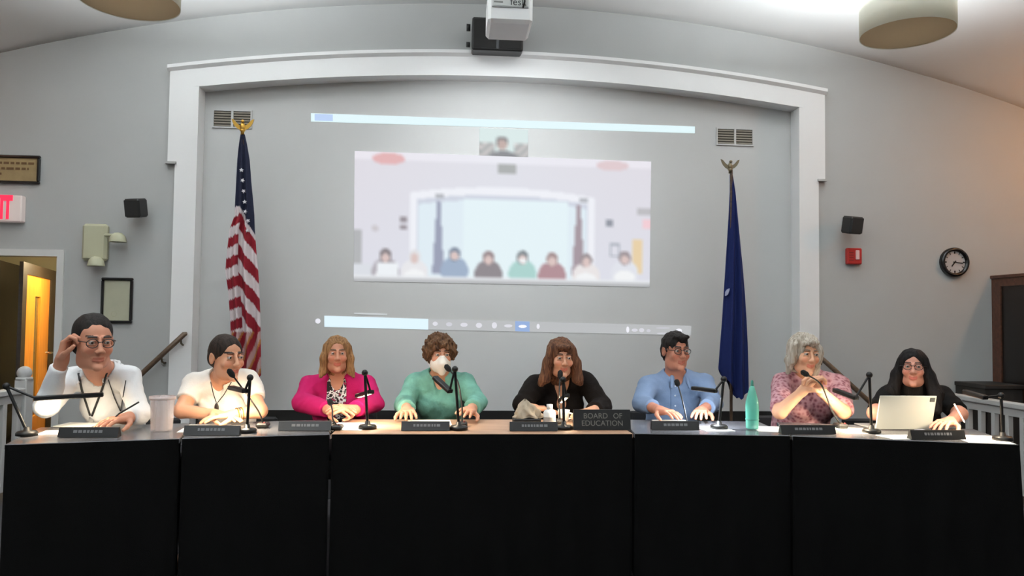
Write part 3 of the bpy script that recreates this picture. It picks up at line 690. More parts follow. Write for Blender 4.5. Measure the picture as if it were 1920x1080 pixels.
# ------------------------------------------------------------------ tables in a shallow arc
TZ = .75
greytop = mat('laminate_grey', srgb(96, 96, 100), .22, var=.1, vscale=30)
woodtop = mat_wood('laminate_wood', srgb(166, 130, 104), srgb(182, 146, 118), .4, (1, 9, 9))
edges = [((8, 833.5), (337.5, 822.3)), ((340, 822), (619, 814.2)), ((621, 813.5), (1187, 813)), ((1189, 812.7), (1483, 817)), ((1485, 817.2), (1911, 834))]
labels = ['black skirted grey table under the microphone lamp with a clear tumbler', 'black skirted grey table in front of the woman in white', 'black skirted table with a pale wood top at the centre of the arc', 'black skirted grey table holding the teal bottle', 'black skirted grey table carrying the white tablet']
labels[0] = 'black skirted grey table with the bar lamp and papers of the man in white shirt'
TAB = []
def table(i):
    (q0, q1) = edges[i]; a, b = atz(*q0, TZ), atz(*q1, TZ); a.z = b.z = 0
    u = (b-a).normalized(); nrm = Vector((-u.y, u.x, 0)); ln = (b-a).length; D = .555
    t = thing('skirted_table', ((a+b)/2+nrm*D/2), labels[i], 'table', 'tables of the board arc')
    R = Matrix((u, nrm, Vector((0, 0, 1)))).transposed(); c = (a+b)/2+nrm*D/2
    MB().bbox((c.x, c.y, TZ-.0125), (ln/2, D/2, .0125), R, .004).build('tabletop', woodtop if i == 2 else greytop, t)
    # pleated skirt round front and both ends
    path = []
    for (p, q) in ((a+nrm*((D-.01) if i == 0 else .10)+u*.004, a+u*.004), (a+u*.004, b-u*.004), (b-u*.004, b-u*.004+nrm*((D-.01) if i == 4 else .10))):
        n = max(2, int((q-p).length/.018)); path += [(p+(q-p)*(k/n), (q-p).normalized()) for k in range(n)]
    vs, fs = [], []; L_ = 0
    for k, (p, dr) in enumerate(path):
        o_ = Vector((dr.y, -dr.x, 0)); ph = k*.62; fl = 1.0 if (dr.dot(u) > .9 or i == 0 and dr.dot(nrm) < -.9 or i == 4 and dr.dot(nrm) > .9) else 0.0
        for (z, amp) in ((TZ-.002, .0006), (TZ-.03, .0015), (.4, .008), (.012, .012)):
            q = p+o_*fl*(.004+amp*(1+math.sin(ph+.5*math.sin(k*.11)))); vs.append((q.x, q.y, z))
    n = len(path)
    for k in range(n-1):
        for z in range(3): fs.append((k*4+z, k*4+z+1, (k+1)*4+z+1, (k+1)*4+z))
    MB().raw(vs, fs, 0, True).build('skirt', clothm, t)
    for s0 in (.06, ln-.06):
        for s1 in (.07, .22):
            p = a+u*s0+nrm*s1; MB().tube([(p.x, p.y, 0), (p.x, p.y, TZ-.025)], .014, 8).build('leg', chromem, t)
    TAB.append((a, u, nrm, ln)); return t
for i in range(5): table(i)
LIFT = .0026
def ontable(px, py): return atz(px, py, TZ)
def onsheet(px, py): return atz(px, py, TZ)+Vector((0, 0, LIFT))

# ------------------------------------------------------------------ name plates and the board sign
platem = mat('plate_black', srgb(20, 20, 21), .35); inkm = mat('plate_ink', srgb(112, 112, 114), .6)
plates = [(107, 220, 821, 'man in the white shirt'), (343, 448, 817, 'woman in the white blouse'), (521, 620, 808.5, 'woman in the pink jacket'), (752, 843, 808.5, 'woman wearing a mask'), (956, 1046, 809, 'woman with long brown hair'), (1223, 1312, 807, 'man in the blue shirt'), (1466, 1568, 815, 'woman with grey hair'), (1710, 1812, 825, 'woman behind the tablet')]
for k, (x0, x1, yb, who) in enumerate(plates):
    a, b = onsheet(x0, yb), onsheet(x1, yb); Yc = (a.y+b.y)/2; u = (b-a).normalized(); nrm = Vector((-u.y, u.x, 0)); c = (a+b)/2; hl = (b-a).length/2; h = .045
    t = thing('name_plate', (c.x, c.y, TZ), 'black desk name plate in front of the ' + who, 'name plate', 'desk name plates')
    MB().prism([a, a+nrm*.045, a+nrm*.028+Vector((0, 0, h)), a+nrm*.016+Vector((0, 0, h))], u*2*hl).build('wedge', platem, t)
    mb = MB(); x = -hl*.5; rnd = random.Random(k); up = Vector((0, 0, h))+nrm*.016
    while x < hl*.5:
        w_ = rnd.uniform(.008, .02)
        p = c+u*x+up*.45-nrm*.0008
        mb.prism([p, p+u*w_, p+u*w_+up*.28, p+up*.28], -nrm*.0006); x += w_+.005
    mb.build('lettering', inkm, t)
a, b = onsheet(1076, 807), onsheet(1183, 807); c = (a+b)/2; hl = (b-a).length/2; h = .105
t = thing('board_sign', (c.x, c.y, TZ), 'black desk sign reading board of education', 'desk sign')
MB().prism([a, a+Vector((0, .055, 0)), a+Vector((0, .032, h)), a+Vector((0, .022, h))], (b-a)).build('wedge', platem, t)
tl = math.atan2(.022, h)
for s_, z, dx in (('BOARD', .074, -.035), ('OF', .074, .085), ('EDUCATION', .036, 0)):
    text_mesh('lettering', s_, .040, mat('sign_ink', srgb(112, 110, 105), .6), (c.x+dx, c.y+.022*z/h-.0012, TZ+z), Rx(-tl), t, .0006, sx=.98)

# ------------------------------------------------------------------ desk lamps and microphones
lampm = mat('lamp_black', srgb(22, 22, 22), .4, .3)
warm, cool = (1, .80, .55), (.86, .93, 1)
def desk_lamp(base, joint, elbow, tip, who, Y=None, power=1.0, col=warm, dtip=.0, delb=0, balls=True):
    B = onsheet(*base); J = at(*joint, B.y); E_ = at(*elbow, B.y+delb); T_ = at(*tip, B.y+delb+dtip)
    t = thing('desk_lamp', (B.x, B.y, B.z), 'black jointed bar desk lamp lighting the papers of the ' + who, 'desk lamp', 'bar desk lamps on the tables')
    MB().lathe((B.x, B.y, B.z), [(0, 0), (.048, 0), (.048, .012), (.04, .02), (.016, .022), (.012, .04), (0, .04)], 24).build('base', lampm, t)
    MB().tube([(B.x, B.y, B.z+.02), J], .0075, 10).build('stand', lampm, t)
    MB().ball(J, .017).build('joint', lampm, t)
    MB().tube([J, E_], .006, 8).ball(E_, .011).build('arm', lampm, t)
    d = (T_-E_); ln = d.length; d.normalize(); side = d.cross(Vector((0, 0, 1))).normalized(); upv = side.cross(d).normalized()
    R = Matrix((d, -side, upv)).transposed(); mid = (E_+T_)/2
    h = MB().bbox(mid, (ln/2+.01, .018, .011), R, .004).build('lamp_head', lampm, t)
    MB().bbox(mid-upv*.0102, (ln/2-.004, .008, .0012), R, .001).build('light_strip', mat('led_%s' % ('w' if col == warm else 'c'), (1, 1, 1), .5, emit=(*col, 1), estr=14), h)
    l = add_light('lamp_light', 'AREA', mid-upv*.0128, DESK*power, col, max(ln-.02, .06), size_y=.008)
    aim = Vector((0, .45, -1)).normalized(); z_ = -aim; x_ = (d-z_*d.dot(z_)).normalized(); y_ = z_.cross(x_)
    l.rotation_euler = Matrix((x_, y_, z_)).transposed().to_euler()
    return t
desk_lamp((50, 817), (12, 724), (68, 747), (190, 740), 'man in the white shirt', power=1.0, dtip=.1)
desk_lamp((463, 811), (469, 708), (459, 733), (434, 727), 'woman in the white blouse', power=2.4, dtip=.14)
desk_lamp((689, 804), (684, 699), (695, 735), (672, 742), 'woman in the pink jacket', power=1.3, dtip=.18, delb=.03)
desk_lamp((860, 806), (853, 692), (843, 733), (817, 709), 'woman wearing a mask', power=.5, dtip=.1)
desk_lamp((1057, 805), (1056, 712), (1062, 742), (1052, 752), 'woman with long brown hair', power=.6, dtip=.16, delb=.02)
desk_lamp((1348, 804), (1357, 711), (1340, 733), (1301, 728), 'man in the blue shirt', power=2.0, col=cool, dtip=.1)
desk_lamp((1634, 812), (1630, 703), (1604, 746), (1567, 732), 'woman with grey hair', power=2.8, dtip=.14)
desk_lamp((1880, 826), (1877, 742), (1846, 745), (1811, 735), 'woman behind the tablet', power=1.2, dtip=.12)
def mic(base, pts, who, dys):
    B = onsheet(*base); t = thing('gooseneck_microphone', (B.x, B.y, B.z), 'black gooseneck microphone in front of the ' + who, 'microphone', 'gooseneck microphones')
    MB().bbox((B.x, B.y, B.z+.0125), (.030, .040, .0125), bev=.008).build('base', blackm, t)
    P = [at(px, py, B.y+dy) for (px, py), dy in zip(pts, dys)]
    ctl = [Vector((B.x, B.y, B.z+.02))]+P; path = []
    for i in range(len(ctl)-1):                    # Catmull-Rom
        p0, p1, p2, p3 = ctl[max(i-1, 0)], ctl[i], ctl[i+1], ctl[min(i+2, len(ctl)-1)]
        for k in range(8):
            s = k/8; path.append(.5*((2*p1)+(p2-p0)*s+(2*p0-5*p1+4*p2-p3)*s*s+(3*p1-p0-3*p2+p3)*s**3))
    path.append(ctl[-1])
    MB().tube(path, .0045, 8).build('gooseneck', blackm, t)
    e = path[-1]; d = (path[-1]-path[-3]).normalized()
    MB().tube([e-d*.01, e, e+d*.012, e+d*.035, e+d*.045], [.006, .012, .016, .015, .006], 12).build('capsule', mat('mic_foam', srgb(20, 20, 20), .95, bump=.5, bscale=500), t)
    MB().ball((B.x+.012, B.y-.025, B.z+.026), .006).build('button', mat('mic_button', srgb(90, 20, 20), .4), t)
mic((493, 802), [(484, 770), (455, 729), (437, 705)], 'woman in the white blouse', (-.02, -.05, -.08))
mic((632, 806), [(624, 785), (623, 768), (620, 757)], 'woman in the pink jacket', (.01, .04, .10))
mic((866, 800), [(866, 760), (858, 715), (843, 694)], 'woman wearing a mask', (.02, .05, .10))
mic((1050, 795), [(1049, 765), (1049, 730), (1050, 708)], 'woman with long brown hair', (.0, .02, .05))
mic((1289, 802), [(1285, 775), (1278, 745), (1271, 722)], 'man in the blue shirt', (.03, .08, .16))
mic((1576, 803), [(1560, 770), (1540, 722), (1514, 703)], 'woman with grey hair', (-.02, -.05, -.07))

# ------------------------------------------------------------------ small things on the tables
def sheet(px, py, rot, label, n=1, sx=.216, sy=.279, z0=0.0):
    c = ontable(px, py); R = Rz(rot); h = .0008*n
    mb = MB().bbox((c.x, c.y, TZ+z0+h+.0005), (sx/2, sy/2, h), R, .0003)
    return tag(mb.build('paper', paperm), label, 'paper', 'white papers on the tables')
sheet(112, 811, .15, 'white paper beside the bar lamp base', 1, .17, .15)
sheet(150, 799, -.12, 'white paper stack between the bar lamp and the lanyard man', 4, .2, .14, .0024)
sheet(385, 803, .1, 'white paper in front of the woman in white blouse', 1)
sheet(655, 800, -.2, 'white paper below the clasped hands of the pink jacket', 1)
sheet(805, 794, .05, 'white paper stack in front of the masked woman', 4, .24, .2)
sheet(1262, 793, 0, 'white paper stack in front of the blue shirt man', 3, .2, .2)
sheet(1337, 804, .12, 'white paper beside the lamp near the blue shirt man', 1, .16, .2)
sheet(1443, 805, -.2, 'white paper lying next to the teal bottle', 1, .16, .22)
sheet(1512, 803, .1, 'white paper stack under the elbows of the patterned blouse', 1, .2, .24)
sheet(1606, 808, -.15, 'loose white paper beside the grey haired woman', 1, .19, .22)
sheet(1688, 820, .06, 'white paper lying just before the tablet', 1, .18, .15)
sheet(1838, 824, -.25, 'white paper by the last desk lamp base', 1)
# clear pitcher
c = ontable(303, 808)
t = thing('water_pitcher', (c.x, c.y, TZ), 'clear plastic tumbler of water between the two people in white', 'tumbler')
gl = mat('clear_plastic', srgb(236, 222, 220), .12, alpha=.32)
MB().lathe((c.x, c.y, TZ), [(0, .001), (.048, .001), (.052, .006), (.058, .17), (.062, .172), (.062, .176), (.056, .176), (.050, .012), (0, .010)], 32).build('cup', gl, t)
MB().lathe((c.x, c.y, TZ), [(.0625, .160), (.0635, .160), (.0635, .176), (.0625, .176)], 32).build('rim_band', mat('rim_pink', srgb(214, 196, 192), .3), t)
# tissue box with a crumpled tissue
c = ontable(988, 800)
t = thing('tissue_box', (c.x, c.y, TZ), 'low black tissue box before the long haired woman', 'tissue box')
MB().bbox((c.x, c.y+.03, TZ+.0225), (.075, .055, .022), bev=.005).build('box', blackm, t)
mb = MB(); nu, nv = 26, 14; vs, fs = [], []; rnd = random.Random(3)
for j in range(nv+1):
    for i in range(nu):
        a_ = 2*PI*i/nu; v = j/nv
        r_ = (.058*(1-v**1.7)+.004)*(1+.22*math.sin(a_*5+v*6)+.12*math.sin(a_*9-v*11))
        vs.append((c.x+.01+r_*math.cos(a_)*1.15-.018*v, c.y+.03+r_*math.sin(a_)*.7, TZ+.042+.1*v+.008*math.sin(a_*3+v*5)))
for j in range(nv):
    for i in range(nu): i2 = (i+1) % nu; fs.append((j*nu+i, j*nu+i2, (j+1)*nu+i2, (j+1)*nu+i))
mb.raw(vs, fs, 0, True).build('tissue', mat('tissue_beige', srgb(170, 158, 140), .9, bump=.2, bscale=60), t)
c = ontable(1031, 801)
t = thing('white_bottle', (c.x, c.y, TZ), 'small white bottle with a grey label next to the tissue box', 'bottle')
MB().lathe((c.x, c.y+.02, TZ+.0006), [(0, 0), (.032, 0), (.034, .004), (.034, .075), (.028, .088), (.014, .095), (.014, .1), (0, .1)], 24).build('body', whitem, t)
MB().lathe((c.x, c.y+.02, TZ), [(.0345, .012), (.0345, .055)], 24).build('wrapper', mat('label_band', srgb(150, 148, 146), .6), t)
MB().lathe((c.x, c.y+.02, TZ), [(0, .098), (.017, .098), (.017, .122), (0, .124)], 20).build('cap', whitem, t)
c = ontable(1057, 790)
t = thing('white_mug', (c.x, c.y, TZ), 'short white cup between the white bottle and the desk sign', 'cup')
MB().lathe((c.x, c.y, TZ+.0006), [(0, 0), (.028, 0), (.034, .05), (.036, .066), (.033, .066), (.027, .006), (0, .005)], 24).build('cup', mat('cup_white', srgb(238, 238, 232), .35), t)
MB().tube([(c.x+.03, c.y-.012, TZ+.05), (c.x+.052, c.y-.02, TZ+.045), (c.x+.052, c.y-.02, TZ+.025), (c.x+.026, c.y-.01, TZ+.016)], .005, 8).build('handle', MATS['cup_white'], t)
# teal bottle
c = ontable(1413, 806)
TZ0 = TZ; TZ = TZ+LIFT
t = thing('teal_bottle', (c.x, c.y, TZ), 'translucent teal water bottle with a pointed top', 'bottle')
teal = mat('teal_plastic', srgb(110, 205, 182), .12, alpha=.72)
MB().lathe((c.x, c.y+.02, TZ), [(0, .001), (.030, .001), (.034, .006), (.036, .12), (.034, .15), (.020, .205), (.010, .235), (.0, .236)], 28).build('body', teal, t)
MB().lathe((c.x, c.y+.02, TZ), [(0, .23), (.009, .23), (.007, .262), (0, .268)], 18).build('spout', mat('teal_dark', srgb(60, 140, 125), .4), t)
MB().lathe((c.x, c.y+.02, TZ), [(.0362, .05), (.0366, .05), (.0366, .055), (.0362, .055)], 28).build('band', MATS['teal_dark'], t)
TZ = TZ0
# tablet on its keyboard
a, b = ontable(1650, 809), ontable(1757, 809); c = (a+b)/2; u = (b-a).normalized(); nrm = Vector((-u.y, u.x, 0)); hw = (b-a).length/2
t = thing('tablet', (c.x, c.y, TZ), 'white tablet standing upright with its back to the room', 'tablet')
hh = (808-740)/1430*c.y/2/math.cos(.26); R = Matrix((u, nrm, Vector((0, 0, 1)))).transposed() @ Rx(.26)
cc = c+Vector((0, 0, hh*math.cos(.26)+.004))-nrm*0+nrm*(-hh*math.sin(.26)+.05)*1.0
tabm = mat('tablet_white', srgb(196, 198, 190), .4)
sh = MB().bbox(cc, (hw, .0035, hh), R, .003).build('back', tabm, t)
MB().bbox(cc+R @ Vector((hw-.024, -.005, hh-.022)), (.014, .003, .012), R, .002).build('camera_bump', mat('camera_dark', srgb(70, 74, 72), .3), sh)
MB().bbox(cc+R @ Vector((0, .0042, 0)), (hw-.008, .0006, hh-.008), R, .0003).build('screen', blackgloss, sh)
MB().bbox((c.x+nrm.x*.17, c.y+nrm.y*.17, TZ+.005), (hw, .1, .004), Matrix((u, nrm, Vector((0, 0, 1)))).transposed(), .002).build('keyboard', mat('keyboard_grey', srgb(120, 122, 124), .6), t)
c = ontable(1726, 814)
tag(MB().bbox((c.x, c.y, TZ+.0135), (.033, .02, .010), Rz(.2), .006).build('small_case', mat('case_grey', srgb(150, 156, 178), .45)), 'small pale grey case in front of the tablet corner', 'case')

# ------------------------------------------------------------------ signed-distance figures
class Field:
    def __init__(s, lo, hi, h, zs=None):
        s.ax = [np.arange(lo[k], hi[k]+h, h, dtype=np.float32) for k in range(3)]
        if zs is not None: s.ax[2] = np.asarray(zs, np.float32)
        s.f = np.full([len(a) for a in s.ax], .5, np.float32); s.h = h
    def _sl(s, lo, hi):
        return tuple(slice(max(0, int(np.searchsorted(a, l)-1)), int(np.searchsorted(a, u)+1)) for a, l, u in zip(s.ax, lo, hi))
    def grid(s, sl): return np.meshgrid(*[a[k] for a, k in zip(s.ax, sl)], indexing='ij', sparse=True)
    def _merge(s, sl, d, k, sub):
        g = s.f[sl]
        if sub: d = -d; a, b = -g, -d
        else: a, b = g, d
        if k > 0:
            h = np.clip(.5+.5*(b-a)/k, 0, 1); r = b*(1-h)+a*h-k*h*(1-h)
        else: r = np.minimum(a, b)
        s.f[sl] = -r if sub else r
    def cap(s, a, b, ra, rb=None, k=.02, sub=False):
        rb = ra if rb is None else rb; a = np.array(a, np.float32); b = np.array(b, np.float32); m = max(ra, rb)+k+.03
        sl = s._sl(np.minimum(a, b)-m, np.maximum(a, b)+m)
        if min(x.stop-x.start for x in sl) <= 0: return s
        X, Y, Z = s.grid(sl); ab = b-a; L2 = float(ab@ab)+1e-9
        t = np.clip(((X-a[0])*ab[0]+(Y-a[1])*ab[1]+(Z-a[2])*ab[2])/L2, 0, 1)
        d = np.sqrt((X-a[0]-t*ab[0])**2+(Y-a[1]-t*ab[1])**2+(Z-a[2]-t*ab[2])**2)-(ra+t*(rb-ra))
        s._merge(sl, d, k, sub); return s
    def ell(s, c, r, R=None, k=.02, sub=False):
        c = np.array(c, np.float32); r = np.array(r, np.float32); m = float(r.max())+k+.03
        sl = s._sl(c-m, c+m)
        if min(x.stop-x.start for x in sl) <= 0: return s
        X, Y, Z = s.grid(sl); P = [X-c[0], Y-c[1], Z-c[2]]
        if R is not None:
            M = np.array(R, np.float32).T; P = [M[i, 0]*P[0]+M[i, 1]*P[1]+M[i, 2]*P[2] for i in range(3)]
        k0 = np.sqrt(sum((p/q)**2 for p, q in zip(P, r))); k1 = np.sqrt(sum((p/(q*q))**2 for p, q in zip(P, r)))+1e-6
        s._merge(sl, k0*(k0-1)/k1, k, sub); return s
    def box(s, c, hf, rd, R=None, k=.01, sub=False):
        c = np.array(c, np.float32); m = float(np.linalg.norm(hf))+k+.03
        sl = s._sl(c-m, c+m)
        if min(x.stop-x.start for x in sl) <= 0: return s
        X, Y, Z = s.grid(sl); P = [X-c[0], Y-c[1], Z-c[2]]
        M = np.array(R if R is not None else I3, np.float32).T; P = [M[i, 0]*P[0]+M[i, 1]*P[1]+M[i, 2]*P[2] for i in range(3)]
        q = [np.abs(p)-(hh_-rd) for p, hh_ in zip(P, hf)]
        d = np.sqrt(sum(np.maximum(x, 0)**2 for x in q))+np.minimum(np.maximum(np.maximum(q[0], q[1]), q[2]), 0)-rd
        s._merge(sl, d, k, sub); return s
    def noise(s, fn):
        near = np.abs(s.f) < .06
        i, j, k = np.nonzero(near)
        s.f[i, j, k] += fn(s.ax[0][i], s.ax[1][j], s.ax[2][k]).astype(np.float32); return s
    def mesh(s):
        f = s.f; ax = s.ax; sg = f < 0
        act = np.zeros([n-1 for n in f.shape], np.int8)
        for a in (0, 1):
            for b in (0, 1):
                for c in (0, 1): act += sg[a:f.shape[0]-1+a, b:f.shape[1]-1+b, c:f.shape[2]-1+c]
        m = (act > 0) & (act < 8); idx = np.nonzero(m); n = len(idx[0])
        ids = np.full(m.shape, -1, np.int64); ids[idx] = np.arange(n)
        P = np.zeros((n, 3)); C = np.zeros(n)
        cor = [(a, b, c) for a in (0, 1) for b in (0, 1) for c in (0, 1)]
        val = {q: f[idx[0]+q[0], idx[1]+q[1], idx[2]+q[2]].astype(np.float64) for q in cor}
        for q in cor:
            for k in range(3):
                if q[k] == 0:
                    q2 = list(q); q2[k] = 1; q2 = tuple(q2); v0, v1 = val[q], val[q2]; cr = (v0 < 0) != (v1 < 0)
                    t = np.where(cr, v0/np.where(cr, v0-v1, 1), 0)
                    pos = np.stack([q[d]+(t if d == k else 0) for d in range(3)] if False else [np.full(n, float(q[d])) if d != k else t for d in range(3)], 1)
                    P[cr] += pos[cr]; C[cr] += 1
        P /= C[:, None]
        W = np.stack([ax[d][idx[d]]+P[:, d]*(ax[d][idx[d]+1]-ax[d][idx[d]]) for d in range(3)], 1)
        F = []
        for k in range(3):
            o1, o2 = (k+1) % 3, (k+2) % 3
            s0 = [slice(None)]*3; s1 = [slice(None)]*3; s0[k] = slice(0, -1); s1[k] = slice(1, None)
            for o in (o1, o2): s0[o] = slice(1, -1); s1[o] = slice(1, -1)
            A, B = sg[tuple(s0)], sg[tuple(s1)]; e = np.array(np.nonzero(A != B)); 
            if e.shape[1] == 0: continue
            base = e.copy(); base[o1] += 1; base[o2] += 1
            flip = A[tuple(e)]
            def cell(d1, d2):
                q = base.copy(); q[o1] -= d1; q[o2] -= d2; return ids[tuple(q)]
            Q = np.stack([cell(1, 1), cell(0, 1), cell(0, 0), cell(1, 0)], 1)
            Q[~flip] = Q[~flip][:, ::-1]; F.append(Q)
        F = np.concatenate(F); F = F[(F >= 0).all(1)]
        return W, F
def mesh_obj(name, parts, m, parent, cols=None):
    V = np.concatenate([p[0] for p in parts]); off = 0; Fs = []
    for p in parts: Fs.append(p[1]+off); off += len(p[0])
    Q = np.concatenate(Fs); o0 = ORG[parent.name] if parent is not None else Vector((0, 0, 0))
    me = bpy.data.meshes.new(name); me.vertices.add(len(V)); me.vertices.foreach_set('co', (V-np.array(o0)).astype(np.float32).ravel())
    me.loops.add(Q.size); me.loops.foreach_set('vertex_index', Q.astype(np.int32).ravel())
    me.polygons.add(len(Q)); me.polygons.foreach_set('loop_start', np.arange(0, Q.size, 4, dtype=np.int32))
    me.polygons.foreach_set('use_smooth', np.ones(len(Q), bool))
    if cols is not None:
        ca = me.color_attributes.new('Col', 'FLOAT_COLOR', 'POINT'); ca.data.foreach_set('color', np.concatenate([cols, np.ones((len(V), 1))], 1).astype(np.float32).ravel())
    me.update(calc_edges=True); me.materials.append(m)
    o = bpy.data.objects.new(name, me); COL.objects.link(o); o.parent = parent; ORG[o.name] = Vector(o0)
    return o

# ------------------------------------------------------------------ people
def V3(v): return np.array((v[0], v[1], v[2]), float)
def skinmat(): return mat('skin', (1, 1, 1), .5, attr=True, bump=.05, bscale=250, spec=.35)
def hand_prims(fd, wrist, fwd, nrm, thumb_side, curl=.5, s=1.0, spread=.12, elbow=None):
    fwd = Vector(fwd).normalized(); nrm = Vector(nrm); nrm = (nrm-fwd*nrm.dot(fwd)).normalized(); u = nrm.cross(fwd)*thumb_side; u.normalize(); w_ = Vector(wrist)
    if elbow is not None: e = Vector(elbow); d = (e-w_).normalized(); fd.cap(w_+d*.07, w_, .031*s, .026*s, k=.01)
    R = Matrix((u, fwd, nrm)).transposed()
    fd.cap(w_, w_+fwd*.03*s, .025*s, .024*s, k=.02)
    fd.box(w_+fwd*.052*s, (.040*s, .046*s, .0145*s), .013*s, R, k=.02)
    for i, (o, L) in enumerate(((.031, .95), (.0105, 1.06), (-.0105, 1.0), (-.0305, .8))):
        p = w_+fwd*(.092-.004*abs(i-1))*s+u*o*s; a = curl*(.55+.08*i); sp = (1.5-i)*spread
        for k, (ln, r0, r1) in enumerate(((.042, .0093, .0088), (.026, .0088, .0082), (.021, .0082, .0068))):
            d = (fwd*math.cos(a)+nrm*math.sin(a)+u*sp*math.cos(a)).normalized(); q = p+d*ln*L*s
            fd.cap(p, q, r0*s, r1*s, k=.004 if k else .006); p = q; a += curl*(1.0 if k == 0 else .7)
    p = w_+fwd*.02*s+u*.028*s+nrm*.004*s
    for k, (ln, r0, r1, dd) in enumerate(((.042, .015, .0115, (.75, .62, .25)), (.032, .0112, .010, (.35, .9, .35)), (.026, .010, .0078, (.12, .95, .3)))):
        d = (u*dd[0]+fwd*dd[1]+nrm*dd[2]*(1+curl)).normalized(); q = p+d*ln*s; fd.cap(p, q, r0*s, r1*s, k=.006); p = q
def person(S):
    s = S['s']; Hc = at(*S['head']); HR = Rz(math.radians(S.get('yaw', 0))-math.atan2(Hc.x, Hc.y)) @ Rx(math.radians(S.get('pitch', 0))) @ Ry(math.radians(S.get('roll', 0)))
    H = lambda x, y, z: Hc + HR @ (Vector((x, y, z))*s)
    sh = [at(*q) for q in S['sh']]; el = [at(*q) for q in S['el']]; wr = [at(*q) for q in S['wr']]
    for i in (0, 1): el[i].z = max(el[i].z, TZ+.070); wr[i].z = max(wr[i].z, TZ+.058)
    fem = S.get('fem', False); bw = S.get('bw', 1.0)
    Cm = (sh[0]+sh[1])/2; hw = (sh[1]-sh[0]).length/2
    Pv = Vector((Cm.x, S['py'], .535)); root = thing('person', (Cm.x, S['py'], 0), S['label'], 'person', 'board members seated behind the tables')
    up = (Cm-Pv); sp = lambda t: Pv+up*t
    nb = Cm+Vector((0, .015, .015))+ (Hc-Cm)*.0
    ax_ = (sh[1]-sh[0]).normalized(); bk = Vector((-ax_.y, ax_.x, 0)).normalized()      # towards the back
    RT = Matrix((ax_, bk, ax_.cross(bk))).transposed()
    def torso(fd, g=0.0, hips=True):
        fd.cap(sh[0], sh[1], .040+g, .040+g, k=.05)
        fd.ell(sp(.74)+bk*.015, (hw*.90+g, .105*bw+g, .18+g), RT, k=.06)
        fd.ell(sp(.38), (hw*.80*bw+g, .112*bw+g, .19+g), RT, k=.06)
        fd.cap(nb+bk*.01+(Hc-nb)*.28, nb+(sh[0]-nb)*.72, .036+g, .044+g, k=.04); fd.cap(nb+bk*.01+(Hc-nb)*.28, nb+(sh[1]-nb)*.72, .036+g, .044+g, k=.04)
        if fem:
            for q in (-1, 1): fd.ell(sp(.66)+ax_*q*hw*.43-bk*.085, (.062+g, .058+g, .062+g), RT, k=.035)
        if hips: fd.ell(Pv, (.175*bw+g, .135+g, .12+g), k=.05)
    def legs(fd, g=0.0):
        for q in (-1, 1):
            hp = Pv+Vector((q*.09, -.02, -.03)); kn = Vector((Pv.x+q*.12, Pv.y-.43, .53)); an = Vector((kn.x, kn.y+.03, .09))
            fd.cap(hp, kn, .078+g, .058+g, k=.03); fd.cap(kn, an, .055+g, .038+g, k=.02)
            if g == 0: fd.cap(an+Vector((0, .03, -.045)), an+Vector((0, -.15, -.055)), .04, .033, k=.02)
    def arms(fd, g=0.0, reach=2.0, g2=None):
        g2 = g if g2 is None else g2
        for i in (0, 1):
            e = sh[i]+(el[i]-sh[i])*min(1, reach); fd.cap(sh[i], e, .045*bw**.5+g, .045+(.040-.045)*min(1, reach)+g, k=.03)
            if reach > 1:
                t = reach-1; w_ = el[i]+(wr[i]-el[i])*t; fd.cap(el[i], w_, .041+g, .041+(.026-.041)*t+g2, k=.015)
    def neck(fd, g=0.0):
        fd.cap(H(0, .022, -.06), nb+bk*.01, .055*s*(.9 if fem else 1.05)+g, .060*s*(.88 if fem else 1.05)+g, k=.025)
    # ---- body
    pts = np.array([V3(p) for p in sh+el+wr+[Pv, Cm]]); lo, hi = pts.min(0)-.13, pts.max(0)+.13
    lo[1] = min(lo[1], Pv.y-.65); lo[0] = min(lo[0], Pv.x-.3); hi[0] = max(hi[0], Pv.x+.3); hi[1] = max(hi[1], Pv.y+.22); hi[2] += .05; lo[2] = -.03
    zs = np.concatenate([np.arange(-.03, .66, .014), np.arange(.66, hi[2], .0065)])
    fd = Field(lo, hi, .0075, zs); torso(fd); legs(fd); arms(fd); neck(fd, -.004); parts = [fd.mesh()]
    # ---- head
    hp = Field(V3(Hc)-np.array((.15, .16, .24))*max(1, s), V3(Hc)+np.array((.15, .16, .16))*max(1, s), .0034)
    neck(hp); E = lambda c, r, k=.02, sub=False: hp.ell(H(*c), np.array(r)*s, HR, k, sub); K = lambda a, b, ra, rb, k=.01, sub=False: hp.cap(H(*a), H(*b), ra*s, rb*s, k, sub)
    jw = S.get('jaw', .84 if fem else 1.0); br = .005 if fem else .008
    E((0, .014, .030), (.074, .092, .086)); E((0, -.026, -.040), (.060*jw, .064, .076), .03); E((0, -.05, -.088), (.038*jw, .034, .03), .02)
    K((-.034*jw, -.012, -.085), (.034*jw, -.012, -.085), .030, .030, .03)
    E((0, -.086, -.104), (.020, .016, .016), .015)
    for q in (-1, 1):
        E((q*.036, -.064, -.026), (.026, .024, .024), .02); E((q*.031, -.099, .008), (.018, .015, .008), .010, True)
        E((q*.077, .014, -.004), (.010, .021, .032), .008); E((q*.086, .008, -.002), (.006, .012, .018), .006, True)
        K((q*.012, -.088, .031), (q*.046, -.078, .030), br, br*.75, .012)
        E((q*.012, -.103, -.031), (.010, .011, .009), .006)
        K((q*.020, -.0865, .0165), (q*.043, -.0825, .0155), .0052, .0052, .004); K((q*.020, -.085, -.0015), (q*.043, -.081, -.0010), .0042, .0042, .004)
    K((0, -.088, .018), (0, -.110, -.022), .007, .0105, .012); E((0, -.112, -.027), (.0115, .012, .010), .006)
    up_ = .006 if S.get('smile', True) else 0
